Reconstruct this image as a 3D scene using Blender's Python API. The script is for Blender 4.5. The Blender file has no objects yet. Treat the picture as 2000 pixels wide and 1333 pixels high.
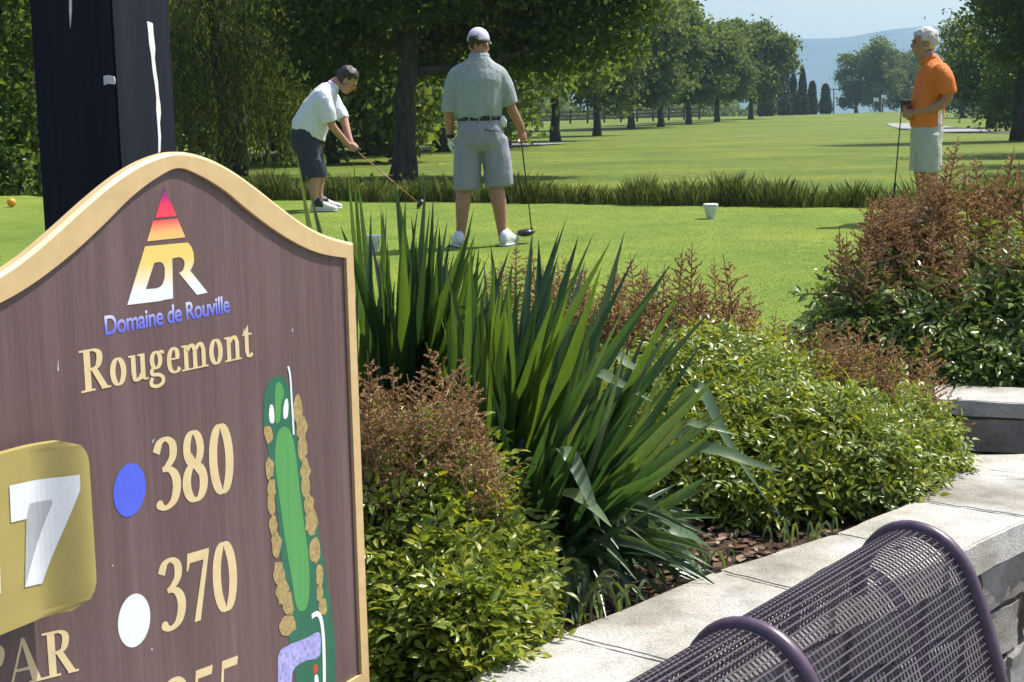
import bpy, bmesh, math, random
import numpy as np
from mathutils import Vector, Matrix, noise
R = math.radians
C = bpy.context.scene.collection
SC = bpy.context.scene

# ------------------------------------------------------------------ camera, sky, sun, exposure
F = 2900.0                       # focal length in pixels of a 2000 px wide frame
CAMZ = 1.0                       # the tee's front lies at z = 0, the patio at z = -0.5
PITCH, ROLL = math.atan(426.5 / F), R(1.2)
CM = Matrix.Rotation(math.pi / 2 - PITCH, 3, 'X') @ Matrix.Rotation(-ROLL, 3, 'Z')
cd = bpy.data.cameras.new('camera'); cam = bpy.data.objects.new('camera', cd); C.objects.link(cam)
cam.matrix_world = Matrix.Translation((0, 0, CAMZ)) @ CM.to_4x4()
cd.sensor_width = 36; cd.sensor_fit = 'HORIZONTAL'; cd.lens = 36 * F / 2000
cd.clip_start = .05; cd.clip_end = 9000
SC.camera = cam

SUN_AZ, SUN_EL = 27.0, 57.0      # azimuth from +X towards +Y
sdir = Vector((math.cos(R(SUN_AZ)) * math.cos(R(SUN_EL)), math.sin(R(SUN_AZ)) * math.cos(R(SUN_EL)), math.sin(R(SUN_EL))))
W = bpy.data.worlds.new('World'); SC.world = W; W.use_nodes = True
wn = W.node_tree; wn.nodes.clear()
sky = wn.nodes.new('ShaderNodeTexSky'); sky.sky_type = 'NISHITA'; sky.sun_disc = False
sky.sun_elevation = R(SUN_EL); sky.sun_rotation = R(90 - SUN_AZ)
sky.air_density = 1.0; sky.dust_density = 3.0; sky.ozone_density = 1.5
bg = wn.nodes.new('ShaderNodeBackground'); bg.inputs['Strength'].default_value = .115
wo = wn.nodes.new('ShaderNodeOutputWorld')
wn.links.new(sky.outputs[0], bg.inputs[0]); wn.links.new(bg.outputs[0], wo.inputs[0])
sl = bpy.data.lights.new('sun', 'SUN'); sl.energy = 4.8; sl.angle = R(.53); sl.color = (1, .955, .88)
sun = bpy.data.objects.new('sun', sl); C.objects.link(sun)
sun.rotation_euler = sdir.to_track_quat('Z', 'Y').to_euler(); sun.location = (5, 4, 12)
vs = SC.view_settings; vs.view_transform = 'Standard'; vs.look = 'None'; vs.gamma = 1; vs.exposure = 0.6; vs.use_curve_mapping = False
SC.cycles.max_bounces = 6; SC.cycles.transmission_bounces = 3; SC.cycles.volume_bounces = 1; SC.cycles.diffuse_bounces = 3
SC.cycles.use_denoising = True

def ray(px, py):
    return CM @ Vector(((px - 1000) / F, -(py - 666.5) / F, -1))
def at(px, py, Y):
    d = ray(px, py); return Vector((0, 0, CAMZ)) + d * (Y / d.y)
def gnd(px, py, z):
    d = ray(px, py); return Vector((0, 0, CAMZ)) + d * ((z - CAMZ) / d.z)

# ------------------------------------------------------------------ helpers
def tag(o, label=None, cat=None, group=None, kind=None):
    if label: o['label'] = label
    if cat: o['category'] = cat
    if group: o['group'] = group
    if kind: o['kind'] = kind
    return o
def link(o, parent=None):
    C.objects.link(o)
    if parent: o.parent = parent
    return o
def empty(name, loc=(0, 0, 0), rz=0):
    o = bpy.data.objects.new(name, None); o.location = loc; o.rotation_euler = (0, 0, rz); o.empty_display_size = .1
    return link(o)
def mesh(name, v, f, mat=None, smooth=False):
    me = bpy.data.meshes.new(name); me.from_pydata([tuple(p) for p in v], [], f)
    if mat: me.materials.append(mat)
    if smooth: me.polygons.foreach_set('use_smooth', [True] * len(me.polygons))
    me.update(); return me
def mobj(name, v, f, mat, parent=None, smooth=False):
    return link(bpy.data.objects.new(name, mesh(name, v, f, mat, smooth)), parent)
def dobj(name, me, parent=None, mw=None):
    o = bpy.data.objects.new(name, me)
    if mw is not None: o.matrix_basis = mw
    return link(o, parent)
def poly_np(name, V, nside, mat):
    """soup of n-gons: V is (N, nside, 3)"""
    n = V.shape[0]
    me = bpy.data.meshes.new(name)
    me.vertices.add(n * nside); me.vertices.foreach_set('co', V.reshape(-1).astype(np.float32))
    me.loops.add(n * nside); me.loops.foreach_set('vertex_index', np.arange(n * nside, dtype=np.int32))
    me.polygons.add(n); me.polygons.foreach_set('loop_start', np.arange(0, n * nside, nside, dtype=np.int32))
    me.materials.append(mat); me.update(); me.validate(); return me
class MB:
    def __init__(s): s.v = []; s.f = []
    def add(s, v, f):
        k = len(s.v); s.v += [Vector(p) for p in v]; s.f += [[i + k for i in q] for q in f]; return s
    def box(s, c, d, rz=0, M=None):
        m = M or Matrix.Rotation(rz, 3, 'Z'); c = Vector(c)
        v = [c + m @ Vector((x * d[0] / 2, y * d[1] / 2, z * d[2] / 2)) for x in (-1, 1) for y in (-1, 1) for z in (-1, 1)]
        return s.add(v, [(0, 1, 3, 2), (4, 6, 7, 5), (0, 4, 5, 1), (2, 3, 7, 6), (0, 2, 6, 4), (1, 5, 7, 3)])
    def tube(s, P, r, n=8, cap=True, up=None):
        P = [Vector(p) for p in P]; v = []; f = []
        if not isinstance(r, (list, tuple)): r = [r] * len(P)
        pu = None
        for i, p in enumerate(P):
            t = (P[min(i + 1, len(P) - 1)] - P[max(i - 1, 0)]).normalized()
            u = up and Vector(up) or pu or (Vector((0, 0, 1)) if abs(t.z) < .9 else Vector((0, 1, 0)))
            a = (u - t * u.dot(t)).normalized(); b = t.cross(a); pu = a
            ra, rb = r[i] if isinstance(r[i], (list, tuple)) else (r[i], r[i])
            for k in range(n):
                q = 2 * math.pi * k / n; v.append(p + a * math.cos(q) * ra + b * math.sin(q) * rb)
        for i in range(len(P) - 1):
            for k in range(n):
                f.append((i * n + k, i * n + (k + 1) % n, (i + 1) * n + (k + 1) % n, (i + 1) * n + k))
        if cap: f += [tuple(range(n))[::-1], tuple(range((len(P) - 1) * n, len(P) * n))]
        return s.add(v, f)
    def ell(s, c, r, M=None, nu=16, nv=10):
        v = []; f = []; c = Vector(c); M = M or Matrix.Identity(3)
        for j in range(1, nv):
            for i in range(nu):
                t = math.pi * j / nv; p = 2 * math.pi * i / nu
                v.append(c + M @ Vector((r[0] * math.sin(t) * math.cos(p), r[1] * math.sin(t) * math.sin(p), r[2] * math.cos(t))))
        for j in range(nv - 2):
            for i in range(nu):
                f.append((j * nu + i, (j + 1) * nu + i, (j + 1) * nu + (i + 1) % nu, j * nu + (i + 1) % nu))
        k = len(v); v += [c + M @ Vector((0, 0, r[2])), c - M @ Vector((0, 0, r[2]))]
        for i in range(nu):
            f.append((k, i, (i + 1) % nu)); f.append((k + 1, (nv - 2) * nu + (i + 1) % nu, (nv - 2) * nu + i))
        return s.add(v, f)
    def obj(s, name, mat, parent=None, smooth=False): return mobj(name, s.v, s.f, mat, parent, smooth)
def remesh(mb, name, mat, parent, voxel, fn=None, sm=3):
    """one continuous skin around overlapping closed volumes"""
    me = mesh(name, mb.v, mb.f); o = bpy.data.objects.new(name, me); C.objects.link(o)
    m = o.modifiers.new('r', 'REMESH'); m.mode = 'VOXEL'; m.voxel_size = voxel
    k = o.modifiers.new('s', 'SMOOTH'); k.iterations = sm; k.factor = .5
    ne = bpy.data.meshes.new_from_object(o.evaluated_get(bpy.context.evaluated_depsgraph_get()))
    bpy.data.objects.remove(o); bpy.data.meshes.remove(me)
    ne.name = name; ne.materials.clear(); ne.materials.append(mat)
    ne.polygons.foreach_set('use_smooth', [True] * len(ne.polygons))
    if fn:
        for v in ne.vertices: v.co = v.co + Vector(v.normal) * fn(v.co)
    return link(bpy.data.objects.new(name, ne), parent)
def crom(P, n=6, closed=False):
    P = [Vector(p) for p in P]; out = []; N = len(P)
    for i in range(N if closed else N - 1):
        p0 = P[i - 1] if (closed or i > 0) else P[0]
        p1 = P[i]; p2 = P[(i + 1) % N]
        p3 = P[(i + 2) % N] if (closed or i + 2 < N) else P[-1]
        for k in range(n):
            t = k / n
            out.append(.5 * ((2 * p1) + (p2 - p0) * t + (2 * p0 - 5 * p1 + 4 * p2 - p3) * t * t + (3 * p1 - p0 - 3 * p2 + p3) * t ** 3))
    if not closed: out.append(P[-1])
    return out

# ------------------------------------------------------------------ materials
def new_mat(name):
    m = bpy.data.materials.new(name); m.use_nodes = True; nt = m.node_tree
    return m, nt, nt.nodes['Principled BSDF']
def nd(nt, t, **k):
    n = nt.nodes.new(t)
    for a, b in k.items(): setattr(n, a, b)
    return n
def ramp(nt, stops, src):
    r = nd(nt, 'ShaderNodeValToRGB'); e = r.color_ramp.elements
    while len(e) < len(stops): e.new(.5)
    for q, (p, c) in zip(e, stops): q.position = p; q.color = (*c, 1)
    nt.links.new(src, r.inputs[0]); return r.outputs[0]
def noise_tex(nt, scale, detail=4, rough=.55, vec=None, stretch=None):
    t = nd(nt, 'ShaderNodeTexNoise'); t.inputs['Scale'].default_value = scale; t.inputs['Detail'].default_value = detail; t.inputs['Roughness'].default_value = rough
    if vec is None:
        vec = nd(nt, 'ShaderNodeTexCoord').outputs['Object']
    if stretch:
        mp = nd(nt, 'ShaderNodeMapping'); mp.inputs['Scale'].default_value = stretch; nt.links.new(vec, mp.inputs[0]); vec = mp.outputs[0]
    nt.links.new(vec, t.inputs['Vector']); return t.outputs['Fac']
def bump(nt, bs, h, strength=.3, dist=.01):
    b = nd(nt, 'ShaderNodeBump'); b.inputs['Strength'].default_value = strength; b.inputs['Distance'].default_value = dist
    nt.links.new(h, b.inputs['Height']); nt.links.new(b.outputs[0], bs.inputs['Normal']); return b
def simple(name, c, rough=.6, var=.12, scale=12, metal=0, bmp=.15, bdist=.004, stretch=None, spec=.5):
    m, nt, b = new_mat(name)
    n = noise_tex(nt, scale, 5, .6, stretch=stretch)
    lo = tuple(x * (1 - var * 2) for x in c); hi = tuple(min(1, x * (1 + var * 2)) for x in c)
    nt.links.new(ramp(nt, [(.25, lo), (.75, hi)], n), b.inputs['Base Color'])
    b.inputs['Roughness'].default_value = rough; b.inputs['Metallic'].default_value = metal; b.inputs['Specular IOR Level'].default_value = spec
    if bmp: bump(nt, b, n, bmp, bdist)
    return m
def leaf_mat(name, stops, trans=.45, rough=.45, spec=.35, tcol=(1.5, 1.35, .5), clump=None):
    """leaf: per-leaf tone, sun shining through"""
    m, nt, b = new_mat(name)
    g = nd(nt, 'ShaderNodeNewGeometry'); src = g.outputs['Random Per Island']
    if clump:
        n = noise_tex(nt, clump, 2, .5); ad = nd(nt, 'ShaderNodeMath', operation='ADD'); nt.links.new(src, ad.inputs[0]); nt.links.new(n, ad.inputs[1])
        ml = nd(nt, 'ShaderNodeMath', operation='MULTIPLY'); nt.links.new(ad.outputs[0], ml.inputs[0]); ml.inputs[1].default_value = .5; src = ml.outputs[0]
    col = ramp(nt, stops, src)
    nt.links.new(col, b.inputs['Base Color']); b.inputs['Roughness'].default_value = rough; b.inputs['Specular IOR Level'].default_value = spec
    t = nd(nt, 'ShaderNodeBsdfTranslucent'); mc = nd(nt, 'ShaderNodeMix', data_type='RGBA', blend_type='MULTIPLY'); mc.inputs[0].default_value = 1
    nt.links.new(col, mc.inputs[6]); mc.inputs[7].default_value = (*tcol, 1); nt.links.new(mc.outputs[2], t.inputs[0])
    mx = nd(nt, 'ShaderNodeMixShader'); mx.inputs[0].default_value = trans
    nt.links.new(b.outputs[0], mx.inputs[1]); nt.links.new(t.outputs[0], mx.inputs[2])
    nt.links.new(mx.outputs[0], nt.nodes['Material Output'].inputs[0]); return m

def grass_mat(name, a, b_, stripe=0, fine=60):
    m, nt, b = new_mat(name)
    pos = nd(nt, 'ShaderNodeNewGeometry').outputs['Position']
    n1 = noise_tex(nt, fine, 6, .7, pos); n2 = noise_tex(nt, .35, 4, .6, pos); n3 = noise_tex(nt, 3, 5, .65, pos)
    c1 = ramp(nt, [(.3, tuple(x * .62 for x in a)), (.7, b_)], n1)
    mx = nd(nt, 'ShaderNodeMix', data_type='RGBA', blend_type='MULTIPLY'); mx.inputs[0].default_value = .85
    nt.links.new(c1, mx.inputs[6]); nt.links.new(ramp(nt, [(.28, (.62, .74, .62)), (.5, (1, 1, 1)), (.72, (1.5, 1.22, .95))], n2), mx.inputs[7])
    m2 = nd(nt, 'ShaderNodeMix', data_type='RGBA', blend_type='MULTIPLY'); m2.inputs[0].default_value = .7
    nt.links.new(mx.outputs[2], m2.inputs[6]); nt.links.new(ramp(nt, [(.3, (.72, .8, .7)), (.7, (1.25, 1.15, 1.1))], n3), m2.inputs[7])
    out = m2.outputs[2]
    if stripe:
        n4 = noise_tex(nt, 1, 3, .6, pos, stretch=(.012, .16, 1)); m3 = nd(nt, 'ShaderNodeMix', data_type='RGBA', blend_type='MULTIPLY'); m3.inputs[0].default_value = stripe
        nt.links.new(out, m3.inputs[6]); nt.links.new(ramp(nt, [(.35, (.72, .82, .8)), (.5, (1, 1, 1)), (.64, (1.25, 1.15, .95))], n4), m3.inputs[7]); out = m3.outputs[2]
    nt.links.new(out, b.inputs['Base Color']); b.inputs['Roughness'].default_value = .85; b.inputs['Specular IOR Level'].default_value = .15
    bump(nt, b, n1, .5, .02); return m

M = {}
M['lawn'] = grass_mat('mown_grass', (.118, .195, .026), (.205, .28, .048), stripe=.3, fine=45)
M['fairway'] = grass_mat('fairway_grass', (.094, .148, .020), (.152, .205, .032), stripe=.8, fine=6)
M['blade'] = leaf_mat('grass_blades', [(0, (.10, .19, .028)), (.5, (.15, .25, .04)), (1, (.24, .31, .07))], .55)
M['reed'] = leaf_mat('reed_blades', [(0, (.04, .075, .025)), (.5, (.085, .125, .04)), (1, (.20, .22, .09))], .35)
M['soil'] = simple('mulch', (.055, .038, .028), .95, .35, 40, bmp=.9, bdist=.02, spec=.1)
M['chip'] = leaf_mat('bark_chips', [(0, (.05, .03, .02)), (.6, (.14, .085, .055)), (1, (.30, .22, .16))], 0, .9, .1)
M['path'] = simple('path_gravel', (.25, .25, .25), .9, .1, 3)
M['mount'] = simple('haze_tinted_slope', (.030, .055, .060), .95, .3, .02, bmp=0, spec=0)  # forest colour tinted bluish, some of the distance haze painted in

def concrete(name, c, spk=1):
    m, nt, b = new_mat(name)
    oi = nd(nt, 'ShaderNodeObjectInfo').outputs['Random']
    n = noise_tex(nt, 9, 8, .7); n2 = noise_tex(nt, 160, 3, .7); n3 = noise_tex(nt, 3.2, 5, .6)
    base = ramp(nt, [(.25, tuple(x * .66 for x in c)), (.5, c), (.8, tuple(min(1, x * 1.25) for x in c))], n)
    mx = nd(nt, 'ShaderNodeMix', data_type='RGBA', blend_type='MULTIPLY'); mx.inputs[0].default_value = .8
    nt.links.new(base, mx.inputs[6]); nt.links.new(ramp(nt, [(.3, (.5, .48, .45)), (.5, (1, 1, 1)), (.75, (1.25, 1.25, 1.25))], n2), mx.inputs[7])
    m2 = nd(nt, 'ShaderNodeMix', data_type='RGBA', blend_type='MULTIPLY'); m2.inputs[0].default_value = .75
    nt.links.new(mx.outputs[2], m2.inputs[6]); nt.links.new(ramp(nt, [(.36, (.46, .40, .31)), (.47, (.80, .76, .68)), (.58, (1, 1, 1))], n3), m2.inputs[7])
    m4 = nd(nt, 'ShaderNodeMix', data_type='RGBA', blend_type='MULTIPLY'); m4.inputs[0].default_value = .6
    nt.links.new(m2.outputs[2], m4.inputs[6]); nt.links.new(ramp(nt, [(0, (.78, .78, .8)), (1, (1.12, 1.1, 1.06))], oi), m4.inputs[7])
    nt.links.new(m4.outputs[2], b.inputs['Base Color']); b.inputs['Roughness'].default_value = .92; b.inputs['Specular IOR Level'].default_value = .2
    ad = nd(nt, 'ShaderNodeMath', operation='ADD'); nt.links.new(n, ad.inputs[0]); nt.links.new(n2, ad.inputs[1]); bump(nt, b, ad.outputs[0], .55, .006)
    return m
M['coping'] = concrete('coping_stone', (.455, .455, .435))
M['block'] = concrete('split_stone', (.27, .275, .28))

# ------------------------------------------------------------------ ground
def smooth(a, b, x):
    t = max(0, min(1, (x - a) / (b - a))); return t * t * (3 - 2 * t)
def edge_y(x): return 17.7 - .4375 * (x + 2.7)
def gz(x, y):
    tee = .027 * max(-6, min(y - 11.84, 8))
    e = edge_y(max(-12, min(12, x)))
    k = smooth(e - .05, e + .9, y)
    z = tee * (1 - k) + k * (-.32)
    z = z + (0.0 + .32) * smooth(e + 1.6, e + 5.5, y) * k
    z += .02 * noise.noise(Vector((x * .12, y * .12, 0))) * smooth(4, 9, y)
    far = smooth(60, 260, y)
    z += 1.35 * far + .25 * noise.noise(Vector((x * .02, y * .012, 3))) * smooth(40, 90, y)
    return z
def axis(lo, hi, fine_lo, fine_hi, st, grow=1.16):
    a = list(np.arange(fine_lo, fine_hi, st)); s = st
    while a[-1] < hi: s *= grow; a.append(min(hi, a[-1] + s))
    s = st
    while a[0] > lo: s *= grow; a.insert(0, max(lo, a[0] - s))
    return a
def ground_sheet(name, xs, ys, mat):
    v = [(x, y, gz(x, y)) for y in ys for x in xs]; n = len(xs)
    f = [(j * n + i, j * n + i + 1, (j + 1) * n + i + 1, (j + 1) * n + i) for j in range(len(ys) - 1) for i in range(n - 1)]
    return tag(mobj(name, v, f, mat, None, True), kind='structure')
# tee (mown short) and fairway as one continuous surface, split along the tee edge by material
xs = axis(-2400, 2400, -9, 9, .35); ys = axis(6.0, 3550, 6.0, 26, .3)
g = ground_sheet('ground', xs, ys, M['lawn']); g.data.materials.append(M['fairway'])
for p in g.data.polygons:
    if p.center.y > edge_y(max(-12, min(12, p.center.x))) + .3: p.material_index = 1
# mown blades on the nearer part of the tee
rng = np.random.default_rng(5)
def blades(name, P, H, Wd, lean, mat, kind='stuff'):
    n = len(P); a = rng.uniform(0, 2 * np.pi, n); d = np.stack([np.cos(a), np.sin(a), 0 * a], 1)
    b = rng.uniform(0, 2 * np.pi, n); l = np.stack([np.cos(b), np.sin(b), 0 * b], 1) * (rng.uniform(0, lean, n) * H)[:, None]
    V = np.zeros((n, 4, 3)); w = (Wd * .5)[:, None]
    up = np.array([0, 0, 1.])
    V[:, 0] = P - d * w; V[:, 1] = P + d * w
    V[:, 2] = P + d * w * .75 + l * .45 + up * (H * .6)[:, None]; V[:, 3] = P + l + up * H[:, None]
    o = dobj(name, poly_np(name, V, 4, mat)); o['kind'] = kind; return o
N = 95000
yy = 6.2 * (15.5 / 6.2) ** rng.uniform(0, 1, N) ; xx = rng.uniform(-.30, .38, N) * yy
P = np.array([(x, y, gz(x, y)) for x, y in zip(xx, yy) if y < edge_y(x) - .02])
blades('grass', P, rng.uniform(.003, .009, len(P)), rng.uniform(.004, .008, len(P)), 1.2, M['blade'])
# tall grass in the ditch behind the tee
N = 42000
xx = rng.uniform(-4.5, 7.5, N); e = 17.7 - .4375 * (xx + 2.7); t = rng.uniform(0, 1, N) ** 1.3
yy = e - .12 + .16 * np.sin(xx * 3.1) * np.sin(xx * 1.3) + t * 2.5
h = (.22 + .26 * t) * rng.uniform(.55, 1.15, N)
h *= .78 + .3 * np.sin(xx * 1.7 + .4) * np.sin(xx * 4.1 + 1) + .22 * np.sin(xx * 11 + 2 * np.sin(yy * 5))
h = np.abs(h)
P = np.array([(x, y, gz(x, y)) for x, y in zip(xx, yy)])
tag(blades('tall_grass', P, h + .08, rng.uniform(.005, .013, N), .55, M['reed']))
# cart paths
def path(name, pts, w):
    v = []; f = []
    pts = crom([(x, y, 0) for x, y in pts], 8)
    for i, p in enumerate(pts):
        t = (pts[min(i + 1, len(pts) - 1)] - pts[max(0, i - 1)]).normalized(); n = Vector((-t.y, t.x, 0))
        for s in (-1, 1):
            q = p + n * s * w / 2; v.append((q.x, q.y, gz(q.x, q.y) + .04))
        if i: k = 2 * i; f.append((k - 2, k, k + 1, k - 1))
    tag(mobj(name, v, f, M['path'], None, True), kind='structure')
path('cart_path', [(-30, 57), (-14, 55), (-6, 57), (-1.5, 60), (1.5, 66)], 3.2)
path('cart_path', [(46, 62), (30, 66), (24, 72), (26, 92), (32, 120)], 3.4)
# mountain
prof = [(-3000, 110), (-1500, 150), (-300, 145), (300, 138), (560, 150), (680, 156), (760, 166), (820, 172), (880, 166), (960, 142), (1150, 115), (1700, 150), (3000, 90)]
def ridge(x):
    for (a, ha), (b, hb) in zip(prof, prof[1:]):
        if a <= x <= b:
            t = (x - a) / (b - a); t = t * t * (3 - 2 * t) if abs(ha - hb) > 15 else t
            return ha + (hb - ha) * t
    return 90
xs_ = [x for x in range(-2300, 2301, 20)]; rows = [(-420, 0), (-300, .25), (-190, .55), (-90, .85), (0, 1), (110, .85), (240, .45), (420, 0)]
v = []; n = len(xs_)
for j, (dy, k) in enumerate(rows):
    for x in xs_:
        v.append((x, 2950 + dy, ridge(x) * k - 1 + (4 + 10 * (1 - k)) * noise.noise(Vector((x * .01, dy * .01, 1))) * (k > 0)))
f = [(j * n + i, j * n + i + 1, (j + 1) * n + i + 1, (j + 1) * n + i) for j in range(len(rows) - 1) for i in range(n - 1)]
tag(mobj('mountain', v, f, M['mount'], None, True), kind='structure')
# haze
hz = MB().box((0, 1780, 91), (5000, 3800, 186)).obj('haze', None)
hm = bpy.data.materials.new('haze_air'); hm.use_nodes = True; hm.node_tree.nodes.clear()
pv = hm.node_tree.nodes.new('ShaderNodeVolumePrincipled'); mo = hm.node_tree.nodes.new('ShaderNodeOutputMaterial')
pv.inputs['Color'].default_value = (.52, .73, 1.0, 1); pv.inputs['Density'].default_value = .00026; pv.inputs['Anisotropy'].default_value = .3
hm.node_tree.links.new(pv.outputs[0], mo.inputs['Volume']); hz.data.materials.append(hm); tag(hz, kind='stuff')

# ------------------------------------------------------------------ retaining walls, patio, beds
ZC = .05                                                  # top of the coping
inner = [gnd(x, y, ZC) for x, y in ((900, 1333), (1160, 1210), (1400, 1115), (1650, 1035), (1800, 972))]
d0 = (inner[0] - inner[1]).normalized()
inner = [inner[0] + d0 * .62] + inner
d1 = (inner[-1] - inner[-2]).normalized()
turn = gnd(1872, 918, ZC)
inner = crom(inner + [turn], 10)
def offset_path(P, w):
    out = []
    for i, p in enumerate(P):
        t = (P[min(i + 1, len(P) - 1)] - P[max(0, i - 1)]).normalized(); out.append(p + Vector((t.y, -t.x, 0)) * w)
    return out
def arc_cut(P, lens):
    """indices of the path nearest the given arc lengths"""
    acc = [0]
    for a, b in zip(P, P[1:]): acc.append(acc[-1] + (b - a).length)
    return acc
tag(mobj('patio', [(-6, -4, -.5), (6, -4, -.5), (6, 4.85, -.5), (-6, 4.85, -.5)], [(0, 1, 2, 3)], simple('patio_paver', (.33, .31, .29), .9, .1, 6)), kind='structure')

def slab(c, x, y, z, bev, seed, amp=.003, name='coping_slab', mat=None, parent=None, quad=None, res=(8, 5, 2)):
    """a stone with chipped arrises: a subdivided block whose skin is jittered; quad = 4 plan corners"""
    bm = bmesh.new(); bmesh.ops.create_cube(bm, size=2)
    bmesh.ops.bevel(bm, geom=bm.edges[:], offset=bev / max(z / 2, .02) * .55, segments=2, affect='EDGES')
    bmesh.ops.subdivide_edges(bm, edges=[e for e in bm.edges if e.calc_length() > .5], cuts=res[0], use_grid_fill=True)
    A, B, D, E = quad
    for v in bm.verts:
        u = (v.co.x + 1) / 2; w = (v.co.y + 1) / 2
        p = (A * (1 - u) + B * u) * (1 - w) + (D * (1 - u) + E * u) * w
        q = Vector((p.x, p.y, c + v.co.z * z / 2))
        s = Vector((seed * 3.1, seed, 0)); nz = noise.noise_vector(q * 22 + s) * amp + noise.noise_vector(q * 60 + s) * amp * .7
        if abs(v.co.z) > .9 and abs(v.co.x) < .9 and abs(v.co.y) < .9: nz *= .35
        v.co = q + nz
    me = bpy.data.meshes.new(name); bm.to_mesh(me); bm.free(); me.materials.append(mat)
    me.polygons.foreach_set('use_smooth', [True] * len(me.polygons)); me.set_sharp_from_angle(angle=R(28))
    return link(bpy.data.objects.new(name, me), parent)

wall = tag(empty('retaining_wall', (inner[0].x, inner[0].y, -.5)), 'curved grey stone retaining wall with flat coping slabs behind the purple bench', 'wall')
wall.location = (0, 0, 0)
acc = arc_cut(inner, None); L = acc[-1]
def pa(P, s):
    s = max(0, min(L, s))
    for i in range(len(P) - 1):
        if acc[i + 1] >= s:
            t = (s - acc[i]) / max(1e-6, acc[i + 1] - acc[i]); return P[i] * (1 - t) + P[i + 1] * t
    return P[-1]
outer = offset_path(inner, .29)
# joints where the photograph shows them
def s_near(px, py):
    q = gnd(px, py, ZC); return min(range(len(inner)), key=lambda i: (inner[i] - q).length)
js = [0] + [acc[s_near(*p)] for p in ((900, 1333), (1095, 1245), (1405, 1115), (1640, 1040), (1790, 975))] + [L]
js = [js[0], js[1] + .02] + js[2:]
for i, (a, b) in enumerate(zip(js, js[1:])):
    gp = .0022
    slab(ZC - .0375, 0, 0, .075, .0035, i + 1, .0022, 'coping_slab', M['coping'], wall, (pa(outer, a + gp), pa(outer, b - gp), pa(inner, a + gp), pa(inner, b - gp)))
# the far end turns to the right: two more slabs
t0 = turn; e0 = pa(outer, L)
c1 = [gnd(1915, 937, ZC), gnd(2060, 939, ZC), gnd(1878, 888, ZC), gnd(2060, 886, ZC)]
slab(ZC - .0375, 0, 0, .075, .0035, 21, .0022, 'coping_slab', M['coping'], wall, c1)
c2 = [c1[1] + Vector((.01, 0, 0)), c1[1] + Vector((.6, .01, 0)), c1[3] + Vector((.01, 0, 0)), c1[3] + Vector((.6, .01, 0))]
slab(ZC - .0375, 0, 0, .075, .0035, 22, .0022, 'coping_slab', M['coping'], wall, c2)
c3 = [e0 + Vector((.006, .004, 0)), e0 + Vector((.62, .12, 0)), turn + Vector((.03, .012, 0)), turn + Vector((.70, .0, 0))]
slab(ZC - .0375, 0, 0, .075, .0035, 23, .0022, 'coping_slab', M['coping'], wall, c3)
rnd = random.Random(3)
fo = offset_path(inner, .265); fi = offset_path(inner, .05)
for row in range(4):
    z1 = ZC - .078 - row * .125; s = -rnd.uniform(0, .2)
    while s < L:
        w = rnd.uniform(.2, .33); a, b = max(0, s), min(L, s + w)
        if b - a > .06:
            o_ = Vector((.70, -.71, 0)) * rnd.uniform(-.006, .010)
            slab(z1 - .0615, 0, 0, .121, .014, row * 50 + s, .009, 'stone_block', M['block'], wall, (pa(fo, a + .004) + o_, pa(fo, b - .004) + o_, pa(fi, a + .004), pa(fi, b - .004)), res=(5,))
        s += w
# blocks under the turned end
for row in range(4):
    z1 = ZC - .078 - row * .125; x = e0.x - .03
    while x < c2[1].x - .1:
        w = rnd.uniform(.22, .34); y = e0.y + .03
        slab(z1 - .0615, 0, 0, .121, .014, row * 31 + x, .009, 'stone_block', M['block'], wall, (Vector((x + .004, y, 0)), Vector((x + w - .004, y, 0)), Vector((x + .004, y + .22, 0)), Vector((x + w - .004, y + .22, 0))), res=(5,))
        x += w
# rear wall
rear = tag(empty('retaining_wall'), 'low straight stone wall in shadow with sunlit coping below the right-hand shrub', 'wall')
ra, rb = gnd(1790, 778, ZC), gnd(2000, 788, ZC); rdv = (rb - ra).normalized(); rn = Vector((-rdv.y, rdv.x, 0))
x = -.5; k = 0
while x < 3.2:
    w = (.6, .55, .62, .58)[k % 4]; a = ra + rdv * (x + .004); b = ra + rdv * (x + w - .004)
    slab(ZC - .027, 0, 0, .054, .0035, 40 + k, .0025, 'coping_slab', M['coping'], rear, (a, b, a + rn * .3, b + rn * .3)); x += w; k += 1
for row in range(4):
    x = -.5 - .1 * (row % 2); z1 = ZC - .057 - row * .125
    while x < 3.2:
        w = rnd.uniform(.22, .36); a = ra + rdv * (x + .004) + rn * .02; b = ra + rdv * (x + w - .004) + rn * .02
        slab(z1 - .0615, 0, 0, .121, .012, row * 17 + x, .007, 'stone_block', M['block'], rear, (a, b, a + rn * .2, b + rn * .2), res=(5,)); x += w
# planting soil
def sheet(name, inside, x0, x1, y0, y1, st, zf, mat):
    idx = {}; v = []; f = []
    def vi(i, j):
        if (i, j) not in idx:
            x, y = x0 + i * st, y0 + j * st; idx[i, j] = len(v); v.append((x, y, zf(x, y)))
        return idx[i, j]
    for i in range(int((x1 - x0) / st)):
        for j in range(int((y1 - y0) / st)):
            if inside(x0 + (i + .5) * st, y0 + (j + .5) * st): f.append((vi(i, j), vi(i + 1, j), vi(i + 1, j + 1), vi(i, j + 1)))
    return tag(mobj(name, v, f, mat, None, True), kind='structure')
mid = offset_path(inner, .12)
def behind_wall(x, y):
    if x > mid[-1].x: return y > ra.y + .12 + (x - ra.x) * rdv.y / rdv.x
    i = min(range(len(mid) - 1), key=lambda i: (mid[i].xy - Vector((x, y))).length_squared)
    a, b = mid[i], mid[i + 1]; return (b.x - a.x) * (y - a.y) - (b.y - a.y) * (x - a.x) > 0
def soil_z(x, y): return -.015 + .018 * noise.noise(Vector((x * 4, y * 4, 0))) + .008 * noise.noise(Vector((x * 15, y * 15, 0)))
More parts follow.
